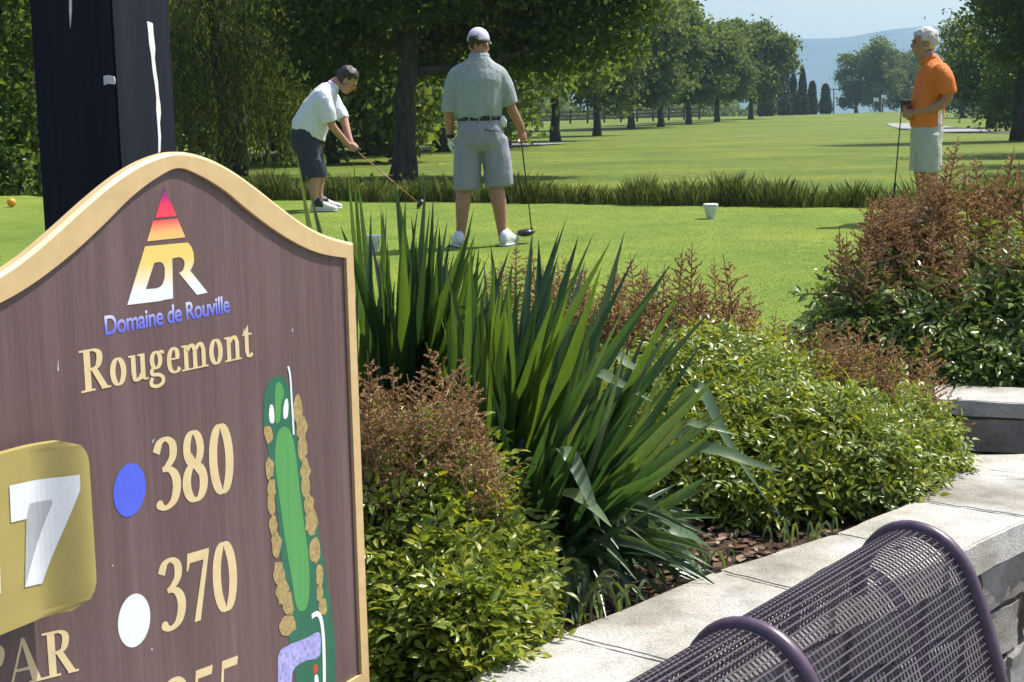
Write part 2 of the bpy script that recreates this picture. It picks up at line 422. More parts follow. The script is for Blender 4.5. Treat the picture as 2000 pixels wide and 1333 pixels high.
sheet('planting_soil', behind_wall, -4, 4.2, 1.2, 6.1, .05, soil_z, M['soil'])
n = 6000
q = [(rng.uniform(-.6, 1.6), rng.uniform(2.3, 4.6)) for _ in range(n)]
q = [(x, y) for x, y in q if behind_wall(x, y) and behind_wall(x + .05, y - .08)]
V = np.zeros((len(q), 4, 3))
for i, (x, y) in enumerate(q):
    m = Matrix.Rotation(rng.uniform(0, 6.28), 3, 'Z') @ Matrix.Rotation(rng.uniform(-.7, .7), 3, 'X'); a, b = rng.uniform(.006, .02), rng.uniform(.004, .01)
    for k, (sx, sy) in enumerate(((-1, -1), (1, -.8), (.9, 1), (-1, .7))): V[i, k] = Vector((x, y, soil_z(x, y) + .01)) + m @ Vector((sx * a, sy * b, 0))
o = dobj('bark_mulch', poly_np('bark_mulch', V, 4, M['chip'])); o['kind'] = 'stuff'

# ------------------------------------------------------------------ course sign
SA = R(90 - 27.3)                                        # heading of the board's plane
S0 = at(340, 300, 2.0)
sd = Vector((math.cos(SA), math.sin(SA), 0)); sn = Vector((math.sin(SA), -math.cos(SA), 0))   # along the board, out of its face
def uv(px, py):
    d = ray(px, py); o = Vector((0, 0, CAMZ)); t = (S0 - o).dot(sn) / d.dot(sn); p = o + d * t
    return Vector(((p - S0).dot(sd), p.z))
M['sign_face'] = None
m, nt, b = new_mat('brown_stained_board')
n = noise_tex(nt, 1, 6, .7, stretch=(150, 150, 5)); n2 = noise_tex(nt, 1, 4, .6, stretch=(22, 22, 1.2))
ad = nd(nt, 'ShaderNodeMath', operation='ADD'); nt.links.new(n, ad.inputs[0]); nt.links.new(n2, ad.inputs[1])
ml = nd(nt, 'ShaderNodeMath', operation='MULTIPLY'); nt.links.new(ad.outputs[0], ml.inputs[0]); ml.inputs[1].default_value = .5
nt.links.new(ramp(nt, [(.32, (.090, .054, .053)), (.5, (.122, .076, .074)), (.68, (.168, .110, .108))], ml.outputs[0]), b.inputs['Base Color'])
b.inputs['Roughness'].default_value = .5; bump(nt, b, n, .12, .002); M['sign_face'] = m
M['border'] = simple('painted_sand_border', (.58, .42, .205), .5, .05, 30, bmp=.05)
M['board_edge'] = simple('board_core', (.5, .36, .17), .7, .1, 30)
M['sand'] = simple('sand_yellow_print', (.66, .53, .29), .55, .04, 40, bmp=.02)
M['blue'] = simple('blue_print', (.075, .12, .72), .5, .04, 40, bmp=.02)
M['white'] = simple('white_print', (.74, .78, .80), .5, .03, 40, bmp=.02)
M['gold'] = simple('gold_plate', (.40, .33, .105), .38, .04, 20, bmp=.03)
M['dkgreen'] = simple('dark_green_print', (.02, .135, .075), .55, .08, 30, bmp=.02)
M['green'] = simple('green_print', (.085, .31, .085), .55, .06, 1, bmp=.02, stretch=(420, 420, 3))
M['khaki'] = simple('khaki_tree_print', (.36, .27, .11), .6, .22, 190, bmp=.02)
M['lilac'] = simple('lilac_water_print', (.33, .33, .72), .5, .28, 160, bmp=.02)
M['redp'] = simple('red_print', (.5, .07, .03), .5, .05, 40, bmp=.02)

signo = tag(empty('course_sign', (S0.x, S0.y, 0), SA), 'brown golf hole sign with sand border, arched top, number 17 and a printed hole map', 'sign')
# outline: the right half as photographed, mirrored about the crest
out_px = [(345, 297), (400, 307), (450, 331), (500, 366), (548, 404), (596, 439), (640, 461), (691, 475)]
OUT = [uv(*p) for p in out_px]; ux0 = OUT[0].x
inn_px = [(340, 329), (388, 342), (436, 371), (487, 413), (535, 449), (585, 479), (628, 496), (677, 504)]
INN = [uv(*p) for p in inn_px]
ZB = .075
def full(half, xr, zb):
    q = [(p.x - ux0, p.y) for p in half]; q[0] = (0, q[0][1]); q[-1] = (xr, q[-1][1])
    h = crom([(-x, z, 0) for x, z in q[:0:-1]] + [(x, z, 0) for x, z in q], 6)
    return [Vector((-xr, 0, zb))] + [Vector((p.x, 0, p.y)) for p in h] + [Vector((xr, 0, zb))]
xo = OUT[-1].x - ux0; xi = uv(690, 900).x - ux0
signo.location = Vector((S0.x, S0.y, 0)) + sd * ux0
_uv = uv
def uv(px, py): q = _uv(px, py); return Vector((q.x - ux0, q.y))
def uvp(px, py, off=.03):
    d = ray(px, py); o = Vector((0, 0, CAMZ)); t = (S0 + sn * off - o).dot(sn) / d.dot(sn); p = o + d * t
    return Vector(((p - S0).dot(sd) - ux0, p.z))
O_ = full(OUT, xo, ZB); I_ = full(INN, xi, ZB + .025)
n = len(O_)
# border: raised frame with a chamfered outer arris
ctr = Vector((0, 0, (ZB + O_[n // 2].z) / 2))
def inset(P, d):
    o = []
    for i, p in enumerate(P):
        t = (P[(i + 1) % n] - P[i - 1]).normalized(); nn = Vector((t.z, 0, -t.x)); o.append(p + nn * d)
    return o
Oc = inset(O_, .0045)
Ob = inset(O_, .003)
# board: solid core
v = [p + Vector((0, .004, 0)) for p in Ob] + [p + Vector((0, .013, 0)) for p in Ob]
f = [list(range(n)), list(range(n, 2 * n))[::-1]] + [[i, i + n, (i + 1) % n + n, (i + 1) % n] for i in range(n)]
mobj('board', v, f, M['sign_face'], signo)
rings = [[p + Vector((0, .014, 0)) for p in O_], [p + Vector((0, .0025, 0)) for p in O_], [p + Vector((0, -.0015, 0)) for p in Oc], [p + Vector((0, -.0015, 0)) for p in I_], [p + Vector((0, .0045, 0)) for p in I_]]
v = sum(rings, []); f = []
for j in range(4):
    for i in range(n):
        f.append([j * n + i, (j + 1) * n + i, (j + 1) * n + (i + 1) % n, j * n + (i + 1) % n])
mobj('border', v, f, M['border'], signo)
for s in (-.34, .1):
    MB().box((s, .040, (.80 + .05) / 2), (.07, .05, .75)).obj('sign_post', M['board_edge'], signo)
# --- lettering: an elliptical pen drawn along centre lines
def ribbon(P, a, b, closed=False, n=7):
    P = crom([(x, y, 0) for x, y in P], n, closed); v = []; N = len(P)
    for i, p in enumerate(P):
        if closed: t = (P[(i + 1) % N] - P[i - 1])
        else: t = P[min(i + 1, N - 1)] - P[max(i - 1, 0)]
        t = t.normalized(); nn = Vector((-t.y, t.x, 0)); h = math.sqrt((a * nn.x) ** 2 + (b * nn.y) ** 2)
        v += [p + nn * h, p - nn * h]
    f = [(2 * i, 2 * i + 1, (2 * i + 3) % (2 * N), (2 * i + 2) % (2 * N)) for i in range(N if closed else N - 1)]
    return [(p.x, p.y) for p in v], f
def rect(x0, y0, x1, y1): return [(x0, y0), (x1, y0), (x1, y1), (x0, y1)], [(0, 1, 2, 3)]
def pl(*p): return list(p), [tuple(range(len(p)))]
def disc(x, y, r, ry=None): return [(x + r * math.cos(t * .3927), y + (ry or r) * math.sin(t * .3927)) for t in range(16)], [tuple(range(16))]
def oval(x, y, rx, ry, a, b): return ribbon([(x + rx * math.cos(k * math.pi / 6), y + ry * math.sin(k * math.pi / 6)) for k in range(12)], a, b, True, 4)
G = {   # glyph: advance, strokes (capital height 1)
 'R': (.80, [rect(.12, 0, .30, 1), rect(0, 0, .40, .05), rect(0, .95, .3, 1), ribbon([(.25, .97), (.42, .965), (.545, .88), (.555, .72), (.47, .56), (.25, .51)], .085, .028), pl((.30, .52), (.47, .53), (.76, .04), (.57, .04)), rect(.57, 0, .84, .05)]),
 'P': (.68, [rect(.12, 0, .30, 1), rect(0, 0, .42, .05), rect(0, .95, .3, 1), ribbon([(.25, .97), (.42, .965), (.56, .88), (.58, .73), (.5, .54), (.25, .47)], .088, .028)]),
 'A': (.80, [pl((.03, 0), (.09, 0), (.41, .97), (.36, 1)), pl((.34, 1), (.42, 1), (.76, .03), (.55, .03)), rect(.18, .30, .56, .36), rect(-.05, 0, .22, .05), rect(.47, 0, .86, .05)]),
 'o': (.52, [oval(.25, .335, .16, .31, .078, .028)]),
 'u': (.60, [rect(.09, .16, .23, .66), rect(.01, .615, .2, .66), rect(.37, .03, .51, .66), rect(.29, .615, .45, .66), rect(.45, 0, .6, .05), ribbon([(.16, .2), (.18, .07), (.26, .04), (.35, .09), (.40, .17)], .065, .045)]),
 'g': (.52, [oval(.23, .43, .13, .2, .068, .03), ribbon([(.14, .25), (.07, .16), (.12, .08), (.30, .05), (.42, -.04), (.40, -.17), (.24, -.23), (.08, -.19), (.04, -.10), (.10, .0)], .055, .045), ribbon([(.33, .58), (.38, .63), (.43, .63)], .04, .03), disc(.45, .60, .045)]),
 'e': (.46, [ribbon([(.42, .13), (.36, .05), (.25, .03), (.13, .12), (.09, .33), (.13, .54), (.24, .64), (.35, .56), (.37, .39)], .07, .028), rect(.12, .35, .42, .395)]),
 'm': (.90, [rect(.09, 0, .23, .66), rect(0, 0, .31, .045), rect(.01, .615, .2, .66), rect(.38, 0, .52, .5), rect(.31, 0, .6, .045), rect(.67, 0, .81, .5), rect(.59, 0, .89, .045), ribbon([(.2, .52), (.28, .61), (.38, .62), (.45, .48)], .066, .045), ribbon([(.49, .52), (.57, .61), (.67, .62), (.74, .48)], .066, .045)]),
 'n': (.62, [rect(.09, 0, .23, .66), rect(0, 0, .31, .045), rect(.01, .615, .2, .66), rect(.39, 0, .53, .5), rect(.32, 0, .61, .045), ribbon([(.2, .52), (.28, .61), (.39, .62), (.46, .48)], .066, .045)]),
 't': (.36, [rect(.10, .14, .24, .72), pl((.0, .61), (.36, .61), (.36, .66), (.02, .66)), pl((.02, .64), (.24, .64), (.24, .90)), ribbon([(.17, .17), (.20, .06), (.28, .035), (.36, .10)], .062, .035)]),
 '3': (.50, [ribbon([(.07, .80), (.14, .93), (.26, .965), (.37, .88), (.37, .72), (.27, .60), (.17, .55)], .07, .03), ribbon([(.17, .56), (.31, .53), (.40, .42), (.41, .26), (.34, .10), (.20, .03), (.09, .07)], .078, .032), disc(.085, .09, .065)]),
 '8': (.52, [oval(.25, .745, .13, .225, .070, .03), oval(.25, .27, .165, .245, .080, .03), pl((.10, .64), (.2, .69), (.42, .40), (.32, .36))]),
 '0': (.52, [oval(.25, .5, .165, .475, .082, .028)]),
 '7': (.50, [pl((.05, .98), (.47, .98), (.47, .94), (.44, .84), (.06, .84)), pl((.05, .98), (.09, .98), (.10, .86), (.05, .74), (.02, .74)), pl((.36, .86), (.47, .94), (.24, 0), (.12, 0))]),
 '5': (.50, [pl((.12, .86), (.14, .98), (.45, .98), (.42, .86)), pl((.12, .98), (.17, .98), (.12, .60), (.06, .55)), ribbon([(.08, .57), (.22, .60), (.35, .50), (.40, .32), (.33, .12), (.19, .03), (.08, .08)], .085, .04), disc(.075, .09, .06)]),
}
zoff = [0]
def text(s, p0, p1, hpx, mat, name='lettering', gap=.03, slim=1.0):
    """p0, p1: photographed ends of the base line; hpx: (pixel point of the base, of the cap) giving the height"""
    a = uv(*p0); b = uv(*p1); h = (uv(*hpx[1]) - uv(*hpx[0])).y
    tot = sum(G[c][0] + gap for c in s) - gap; mb = MB(); x = 0; sl = (b.y - a.y) / (b.x - a.x); k = (b.x - a.x) / tot
    for c in s:
        for q, (v, f) in enumerate(G[c][1]):
            zo = -.0005 - .00006 * q
            mb.add([(a.x + (x + px) * k, .004 + zo, a.y + sl * (x + px) * k + py * h) for px, py in v], f)
        x += G[c][0] + gap
    mb.obj(name, mat, signo)
text('Rougemont', (163, 769), (497, 697), ((163, 769), (160, 686)), M['sand'])
text('380', (308, 1003), (465, 957), ((440, 964), (437, 828)), M['sand'], gap=.015)
text('370', (318, 1240), (472, 1185), ((449, 1192), (447, 1056)), M['sand'], gap=.015)
text('355', (328, 1478), (480, 1412), ((455, 1424), (452, 1285)), M['sand'], gap=.015)
text('PAR', (-42, 1362), (155, 1312), ((60, 1345), (58, 1253)), M['sand'])
def print_poly(px, mat, name, depth, parent=None, cat=0, n=5, sharp=False):
    P = [uv(*p) for p in px]; P = [(q.x, q.y, 0) for q in P]; depth *= .35
    if not sharp: P = [tuple(q) for q in crom(P, n, True)]
    from mathutils.geometry import tessellate_polygon
    v = [(q[0], .004 - depth, q[1]) for q in P]; t = tessellate_polygon([[Vector(q) for q in v]])
    return mobj(name, v, [tuple(x) for x in t], mat, parent or signo)
def disc_px(cx, cy, rx, ry, mat):
    print_poly([(cx + rx * math.cos(k * .3927) , cy + ry * math.sin(k * .3927 ) - .25 * rx * math.cos(k * .3927)) for k in range(16)], mat, 'distance_dot', .0014)
disc_px(257, 958, 31.5, 52, M['blue']); disc_px(266, 1213, 31.5, 52, M['white'])
# --- pyramid emblem, its colour running down with its height
zt, zb2 = uv(324, 368).y, uv(300, 590).y
m, nt, b = new_mat('sunset_fade_print')
tc = nd(nt, 'ShaderNodeTexCoord'); sx = nd(nt, 'ShaderNodeSeparateXYZ'); nt.links.new(tc.outputs['Object'], sx.inputs[0])
mr = nd(nt, 'ShaderNodeMapRange'); nt.links.new(sx.outputs['Z'], mr.inputs[0]); mr.inputs[1].default_value = zt; mr.inputs[2].default_value = zb2
nt.links.new(ramp(nt, [(0, (.08, .015, .2)), (.08, (.35, .02, .16)), (.14, (.72, .03, .09)), (.28, (.78, .06, .09)), (.40, (.80, .45, .16)), (.52, (.74, .56, .14)), (.66, (.74, .58, .17)), (.80, (.74, .70, .48)), (.9, (.72, .76, .8)), (1, (.72, .76, .82))], mr.outputs[0]), b.inputs['Base Color'])
b.inputs['Roughness'].default_value = .5; M['fade'] = m
emb = MB()
from mathutils.geometry import tessellate_polygon
def emb_add(outer_, holes=()):
    loops = [[Vector((uv(*p).x, .0035, uv(*p).y)) for p in q] for q in (outer_, *holes)]
    emb.add(sum(loops, []), [tuple(t) for t in tessellate_polygon(loops)])
emb_add([(324.5, 367), (307.6, 426), (349.5, 422.6)])
emb_add([(303, 431.5), (351, 427.5), (366, 464), (291.4, 472)])
emb_add([(287.4, 481.7), (371, 474), (378, 483), (382, 494), (383, 510), (380, 521), (375.5, 529), (409.6, 572), (388.6, 576.5), (353.9, 534), (361, 529), (364, 521), (364.5, 512), (361, 506), (354, 502.6), (340.4, 505.3), (342, 583.5), (324, 586.5), (318, 588.5), (252.6, 596.5)],
        [[(305.6, 513.7), (317, 512), (323, 516), (326, 525), (325.5, 543), (322, 555), (316.7, 561), (309, 564), (288.7, 565.5)]])
emb.obj('emblem', M['fade'], signo)
# --- name line in a plain narrow face, blue fading upwards to white
cu = bpy.data.curves.new('lettering', 'FONT'); cu.body = 'Domaine de Rouville'; cu.size = 1; cu.offset = .018; cu.space_character = .93
to = bpy.data.objects.new('lettering', cu); C.objects.link(to)
tm = bpy.data.meshes.new_from_object(to.evaluated_get(bpy.context.evaluated_depsgraph_get())); bpy.data.objects.remove(to)
a, b_ = uv(210, 655), uv(453, 610); xs_t = [v.co.x for v in tm.vertices]; x0, x1 = min(xs_t), max(xs_t); hh = (uv(213, 616) - uv(213, 655)).y / .73
for v in tm.vertices:
    t = (v.co.x - x0) / (x1 - x0); v.co = Vector((a.x + (b_.x - a.x) * t, .0035, a.y + (b_.y - a.y) * t + v.co.y * hh))
m, nt, b = new_mat('blue_fade_print')
tc = nd(nt, 'ShaderNodeTexCoord'); sx = nd(nt, 'ShaderNodeSeparateXYZ'); nt.links.new(tc.outputs['Object'], sx.inputs[0])
mz = nd(nt, 'ShaderNodeMath', operation='MULTIPLY_ADD'); nt.links.new(sx.outputs['X'], mz.inputs[0]); mz.inputs[1].default_value = -(b_.y - a.y) / (b_.x - a.x); nt.links.new(sx.outputs['Z'], mz.inputs[2])
mr = nd(nt, 'ShaderNodeMapRange'); nt.links.new(mz.outputs[0], mr.inputs[0]); zz = a.y - (b_.y - a.y) / (b_.x - a.x) * a.x; mr.inputs[1].default_value = zz; mr.inputs[2].default_value = zz + hh * .75
nt.links.new(ramp(nt, [(0, (.10, .12, .62)), (.4, (.20, .22, .70)), (.9, (.62, .63, .84))], mr.outputs[0]), b.inputs['Base Color']); b.inputs['Roughness'].default_value = .5
tm.name = 'lettering'; tm.materials.clear(); tm.materials.append(m); dobj('lettering', tm, signo)
# --- hole map
hm_ = print_poly([(520, 775), (530, 745), (548, 735), (563, 745), (572, 775), (583, 850), (600, 930), (622, 1020), (640, 1120), (652, 1200), (658, 1290), (652, 1420), (600, 1400), (575, 1290), (560, 1190), (553, 1100), (545, 1000), (530, 900), (519, 830)], M['dkgreen'], 'hole_map', .0012)
print_poly([(545, 850), (558, 834), (571, 845), (580, 880), (588, 950), (597, 1020), (606, 1090), (608, 1150), (603, 1185), (594, 1194), (583, 1185), (573, 1130), (560, 1050), (549, 970), (541, 900)], M['green'], 'fairway_print', .0017, hm_)
print_poly([(541, 765), (545, 748), (553, 750), (558, 768), (553, 790), (550, 822), (542, 822)], M['green'], 'green_print', .0017, hm_)
for q in ([(531, 793), (536, 792), (539, 805), (539, 825), (532, 826), (529, 812)], [(560, 783), (565, 780), (567, 795), (565, 815), (558, 818), (557, 800)]): print_poly(q, M['white'], 'bunker_print', .0019, hm_)
pr = random.Random(11)
def clump(cx, cy, rx, ry):
    P = [(cx + rx * math.cos(k * .449) * pr.uniform(.72, 1.1), cy + ry * math.sin(k * .449) * pr.uniform(.72, 1.1)) for k in range(14)]
    zoff[0] += 1; print_poly(P, M['khaki'], 'tree_print', .0021 + .00001 * zoff[0], hm_, n=3)
for q in [(528, 848, 9, 20), (530, 915, 9, 22), (534, 955, 9, 22), (533, 985, 9, 25), (537, 1025, 9, 22), (543, 1065, 11, 25), (548, 1120, 12, 24), (556, 1160, 14, 28), (566, 1180, 12, 26), (565, 1222, 18, 22), (585, 800, 9, 28), (592, 835, 12, 30), (594, 875, 10, 26), (600, 920, 10, 26), (601, 950, 9, 26), (606, 985, 10, 24), (611, 1022, 13, 28), (618, 1075, 11, 27), (627, 1125, 8, 24), (628, 1160, 7, 20), (634, 1185, 8, 20)]: clump(*q)
print_poly([(548, 1278), (565, 1262), (600, 1248), (626, 1236), (630, 1262), (625, 1285), (600, 1292), (580, 1305), (573, 1330), (572, 1420), (548, 1420), (546, 1320)], M['lilac'], 'water_print', .0024, hm_)
def line_px(P, w, name, parent):
    P = crom([(*uv(*p), 0) for p in P], 6); v = []
    for i, p in enumerate(P):
        t = (P[min(i + 1, len(P) - 1)] - P[max(i - 1, 0)]).normalized(); n_ = Vector((-t.y, t.x, 0)) * w; v += [(p.x + n_.x, .0030, p.y + n_.y), (p.x - n_.x, .0030, p.y - n_.y)]
    mobj(name, v, [(2 * i, 2 * i + 1, 2 * i + 3, 2 * i + 2) for i in range(len(P) - 1)], M['white'], parent)
line_px([(566, 716), (570, 735), (573, 780), (577, 850)], .0022, 'path_print', hm_)
line_px([(612, 1205), (624, 1200), (632, 1220), (636, 1280), (637, 1420)], .0042, 'path_print', hm_)
print_poly([(616, 1302), (622, 1298), (624, 1310), (619, 1318), (615, 1312)], M['redp'], 'tee_print', .002, hm_)
print_poly([(618, 1322), (624, 1320), (626, 1340), (619, 1342)], M['white'], 'tee_print', .002, hm_)
for q in ([(303, 861), (306, 856), (304, 863), (301, 867)], [(300, 1268), (302, 1267), (302, 1270), (300, 1271)], [(223, 1105), (225, 1104), (225, 1107), (223, 1107)], [(121, 1150), (124, 1148), (123, 1152)], [(480, 640), (481, 655), (479, 655)], [(118, 700), (119, 726), (117, 724)], [(575, 640), (576, 648), (574, 648)]): print_poly(q, M['white'], 'scratch', .0009, sharp=True)
# --- number plate: a gold tray standing off the board, its right side curled forwards, shaped to throw shade over the numerals
q1, q2 = uvp(172, 856), uvp(190, 1150, .048); px1 = q2.x; pz1, pz0 = uvp(120, 858).y, uvp(60, 1221).y; pw = (pz1 - pz0) * 1.02; px0 = px1 - pw
def plate_y(x, z):
    t = max(0, min(1, (x - (px1 - .075)) / .075)); u = max(0, min(1, ((pz0 + .012) - z) / .012)); s = .5 - .5 * math.cos(math.pi * t)
    return -(.024 + .024 * s)
def plate_mesh(y_add, inset_):
    nx, nz = 54, 24; v = []; f = []; rc = .034
    hw, hh2, cx, cz = pw / 2 - inset_, (pz1 - pz0) / 2 - inset_, (px0 + px1) / 2, (pz0 + pz1) / 2
    for j in range(nz + 1):
        for i in range(nx + 1):
            a, b = (i / nx * 2 - 1) * hw, (j / nz * 2 - 1) * hh2
            dz = max(0, abs(b) - (hh2 - rc)); lim = hw - rc + math.sqrt(max(0, rc * rc - dz * dz)); x = a * lim / hw
            v.append((cx + x, plate_y(cx + x, cz + b) + y_add, cz + b))
    for j in range(nz):
        for i in range(nx): k = j * (nx + 1) + i; f.append((k, k + 1, k + nx + 2, k + nx + 1))
    return v, f, nx, nz
v, f, nx, nz = plate_mesh(0, 0); k = len(v); v += [(x, y + .012, z) for x, y, z in v]; f += [tuple(i + k for i in q)[::-1] for q in f]
rim = [i for i in range(nx + 1)] + [j * (nx + 1) + nx for j in range(1, nz + 1)] + [nz * (nx + 1) + i for i in range(nx - 1, -1, -1)] + [j * (nx + 1) for j in range(nz - 1, 0, -1)]
f += [(rim[i], rim[i] + k, rim[(i + 1) % len(rim)] + k, rim[(i + 1) % len(rim)]) for i in range(len(rim))]
plate = mobj('number_plate', v, f, M['gold'], signo, False)
MB().box(((px0 + px1) / 2 - .03, -.006, (pz0 + pz1) / 2), (pw * .6, .016, (pz1 - pz0) * .6)).obj('plate_spacer', M['gold'], plate)
def plate_poly(px, name):
    # numerals follow the plate's curve: cut into narrow strips
    P = [uvp(*p) for p in px]; loops = [[Vector((q.x, 0, q.y)) for q in P]]; bm = bmesh.new()
    vs_ = [bm.verts.new(q) for q in loops[0]]; bm.faces.new(vs_); bmesh.ops.triangulate(bm, faces=bm.faces[:])
    xl = min(q.x for q in P); xr = max(q.x for q in P)
    for i in range(1, 14):
        bmesh.ops.bisect_plane(bm, geom=bm.verts[:] + bm.edges[:] + bm.faces[:], plane_co=(xl + (xr - xl) * i / 14, 0, 0), plane_no=(1, 0, 0))
    for v_ in bm.verts: v_.co.y = plate_y(v_.co.x, v_.co.z) - .0008
    me = bpy.data.meshes.new(name); bm.to_mesh(me); bm.free(); me.materials.append(M['white']); dobj(name, me, plate)
plate_poly([(25, 950), (136, 925), (137, 955), (88, 1141), (55, 1149), (103, 975), (62, 985), (58, 1015), (28, 1022)], 'numeral')
plate_poly([(-32, 998), (2, 965), (8, 1160), (-24, 1168), (-26, 1040), (-40, 1052), (-42, 1020)], 'numeral')

# ------------------------------------------------------------------ dark square post
m, nt, b = new_mat('dark_blue_grey_paint')
n = noise_tex(nt, 1, 5, .6, stretch=(60, 60, 2)); nt.links.new(ramp(nt, [(.3, (.008, .010, .017)), (.7, (.014, .018, .028))], n), b.inputs['Base Color']); b.inputs['Roughness'].default_value = .5; b.inputs['Specular IOR Level'].default_value = .15; bump(nt, b, n, .08, .003)
M['post'] = m
M['flake'] = simple('bare_white_wood', (.75, .73, .70), .8, .1, 30)
pe = at(228, 200, 2.62); pa_ = R(68.2)
rd = Vector((math.cos(pa_), math.sin(pa_), 0)); ld = Vector((-math.sin(pa_), math.cos(pa_), 0))
pc = Vector((pe.x, pe.y, 0)) + (rd + ld) * .0875
post = tag(empty('wooden_post', (pc.x, pc.y, 0), pa_), 'thick square post painted near black, with a peeled white streak, rising behind the sign', 'post')
bm = bmesh.new(); bmesh.ops.create_cube(bm, size=1)
for v_ in bm.verts: v_.co = Vector((v_.co.x * .175, v_.co.y * .175, 1.45 + v_.co.z * 3.0))
bmesh.ops.bevel(bm, geom=[e for e in bm.edges if abs(e.verts[0].co.z - e.verts[1].co.z) > 1], offset=.004, segments=2, affect='EDGES')
me = bpy.data.meshes.new('shaft'); bm.to_mesh(me); bm.free(); me.materials.append(M['post']); dobj('shaft', me, post)
def on_face(px, py, axis_, org, nrm):
    d = ray(px, py); o = Vector((0, 0, CAMZ)); t = (org - o).dot(nrm) / d.dot(nrm); return post_inv @ (o + d * t + nrm * .0016)
post_inv = (Matrix.Translation((pc.x, pc.y, 0)) @ Matrix.Rotation(pa_, 4, 'Z')).inverted()
eo = Vector((pe.x, pe.y, 0)); nr = Vector((math.sin(pa_), -math.cos(pa_), 0)); nl = Vector((-math.cos(pa_), -math.sin(pa_), 0))
def streak(px, nrm, name):
    P = [on_face(*p, None, eo, nrm) for p in px]; k = len(P); P2 = P + [p - (post_inv.to_3x3() @ nrm) * .0014 for p in P]
    mobj(name, P2, [tuple(t) for t in tessellate_polygon([P])] + [(i, (i + 1) % k, (i + 1) % k + k, i + k) for i in range(k)], M['flake'], post)
streak([(286, 42), (292, 44), (297, 46), (299, 70), (302, 95), (301, 115), (304, 140), (307, 160), (309, 185), (312, 205), (313, 222), (311, 240), (313, 268), (312, 296), (308, 300), (308, 270), (306, 240), (304, 215), (304, 190), (301, 165), (297, 140), (294, 110), (290, 85), (288, 60)], nr, 'bare_streak')
streak([(203, 149), (213, 147), (224, 150), (226, 158), (225, 165), (211, 164), (204, 167)], nl, 'paper_tag')
streak([(136, -30), (140, -28), (141, 20), (138, 55), (136, 20)], nl, 'bare_streak')

# ------------------------------------------------------------------ bench of purple wire mesh
m, nt, b = new_mat('purple_coated_steel')
n = noise_tex(nt, 40, 4, .6); nt.links.new(ramp(nt, [(.3, (.058, .034, .060)), (.7, (.098, .062, .100))], n), b.inputs['Base Color']); b.inputs['Roughness'].default_value = .34; b.inputs['Specular IOR Level'].default_value = .6; bump(nt, b, n, .1, .002); M['purple'] = m
M['wire'] = simple('shade_dark_wire', (.044, .030, .046), .45, .2, 60, bmp=0)  # wire colour darkened beyond the tubes, painting in the shade behind the mesh
ba, bb = gnd(1478, 1203, .36), gnd(1800, 1014, .36)
bdir = (bb - ba); seg = bdir.length; bdir.normalize()
bo = Vector((bdir.y, -bdir.x, 0))                        # out of the back rest, towards the sitter
bench = tag(empty('park_bench', (ba.x, ba.y, -.5), math.atan2(bdir.y, bdir.x)), 'purple wire mesh park bench with rolled back, standing in front of the stone wall', 'bench')
# profile in (forward, height above patio): the back rest rolls over at the top
BD = .016
prof_ = [(-.105, .735), (-.098, .79), (-.065, .838), (-.02, .858), (.03, .848), (.068, .812), (.092, .76), (.112, .70), (.132, .63), (.148, .56), (.158, .50), (.168, .46)]
seatp = [(.175, .45), (.21, .425), (.28, .415), (.38, .43), (.47, .445), (.53, .435), (.555, .40), (.556, .36)]
def bl(s, fwd, h): return Vector((s, -fwd, h))
pb = crom([(a, b - BD, 0) for a, b in prof_], 4); ps = crom([(a, b - BD, 0) for a, b in seatp], 4)
def panel(name, s0, s1, P):
    e = .014; s0 += e; s1 -= e; mb = MB(); n = int((s1 - s0) / .0115); r = .0017
    for i in range(n + 1):
        s = s0 + (s1 - s0) * i / n; mb.tube([bl(s, p.x, p.y) for p in P], r, 4)
    L_ = 0; acc_ = [0]
    for a, b in zip(P, P[1:]): acc_.append(acc_[-1] + (b - a).length)
    k = int(acc_[-1] / .0115)
    for j in range(k + 1):
        s = acc_[-1] * j / k; i = max(0, min(len(P) - 2, next((q for q in range(len(P) - 1) if acc_[q + 1] >= s), len(P) - 2)))
        t = (s - acc_[i]) / (acc_[i + 1] - acc_[i]); p = P[i].lerp(P[i + 1], t)
        mb.tube([bl(s0 + .002, p.x, p.y), bl((s0 + s1) / 2, p.x + .0012, p.y + .0012), bl(s1 - .002, p.x, p.y)], .0026 if j in (0, k) else r, 4)
    o = mb.obj(name, M['wire'], bench)
for k in (-2, -1, 0):
    panel('back_mesh', k * seg, (k + 1) * seg, pb); panel('seat_mesh', k * seg, (k + 1) * seg, ps)
for k in (-2, -1, 0, 1):
    full_ = pb + ps
    MB().tube([bl(k * seg, p.x, p.y) for p in full_], .0135, 10).obj('side_tube', M['purple'], bench, True)
    MB().tube([bl(k * seg + (.011 if k < 1 else -.011), p.x - .003, p.y - .004) for p in pb], .0055, 6).obj('edge_rod', M['purple'], bench, True)
    if k: MB().tube([bl(k * seg - .011, p.x - .003, p.y - .004) for p in pb], .0055, 6).obj('edge_rod', M['purple'], bench, True)
for k in (-2, 0, 1):
    MB().tube([bl(k * seg, .50, .425), bl(k * seg, .50, .2), bl(k * seg, .50, .0)], .022, 10).obj('leg', M['purple'], bench, True)
    MB().tube([bl(k * seg, .17, .455), bl(k * seg, .13, .2), bl(k * seg, .11, .0)], .022, 10).obj('leg', M['purple'], bench, True)
for fwd, h in ((.166, .485), (.54, .40)):
    for k in (-2, -1, 0): MB().box(bl((k + .5) * seg, fwd, h), (seg - .03, .006, .03)).obj('cross_bar', M['purple'], bench)
for k in (-2, -1, 0): MB().tube([bl((k + .62) * seg, p.x - .012, p.y - .010) for p in pb], [(.004, .016)] * len(pb), 6, up=(0, 0, 1)).obj('back_strap', M['purple'], bench)

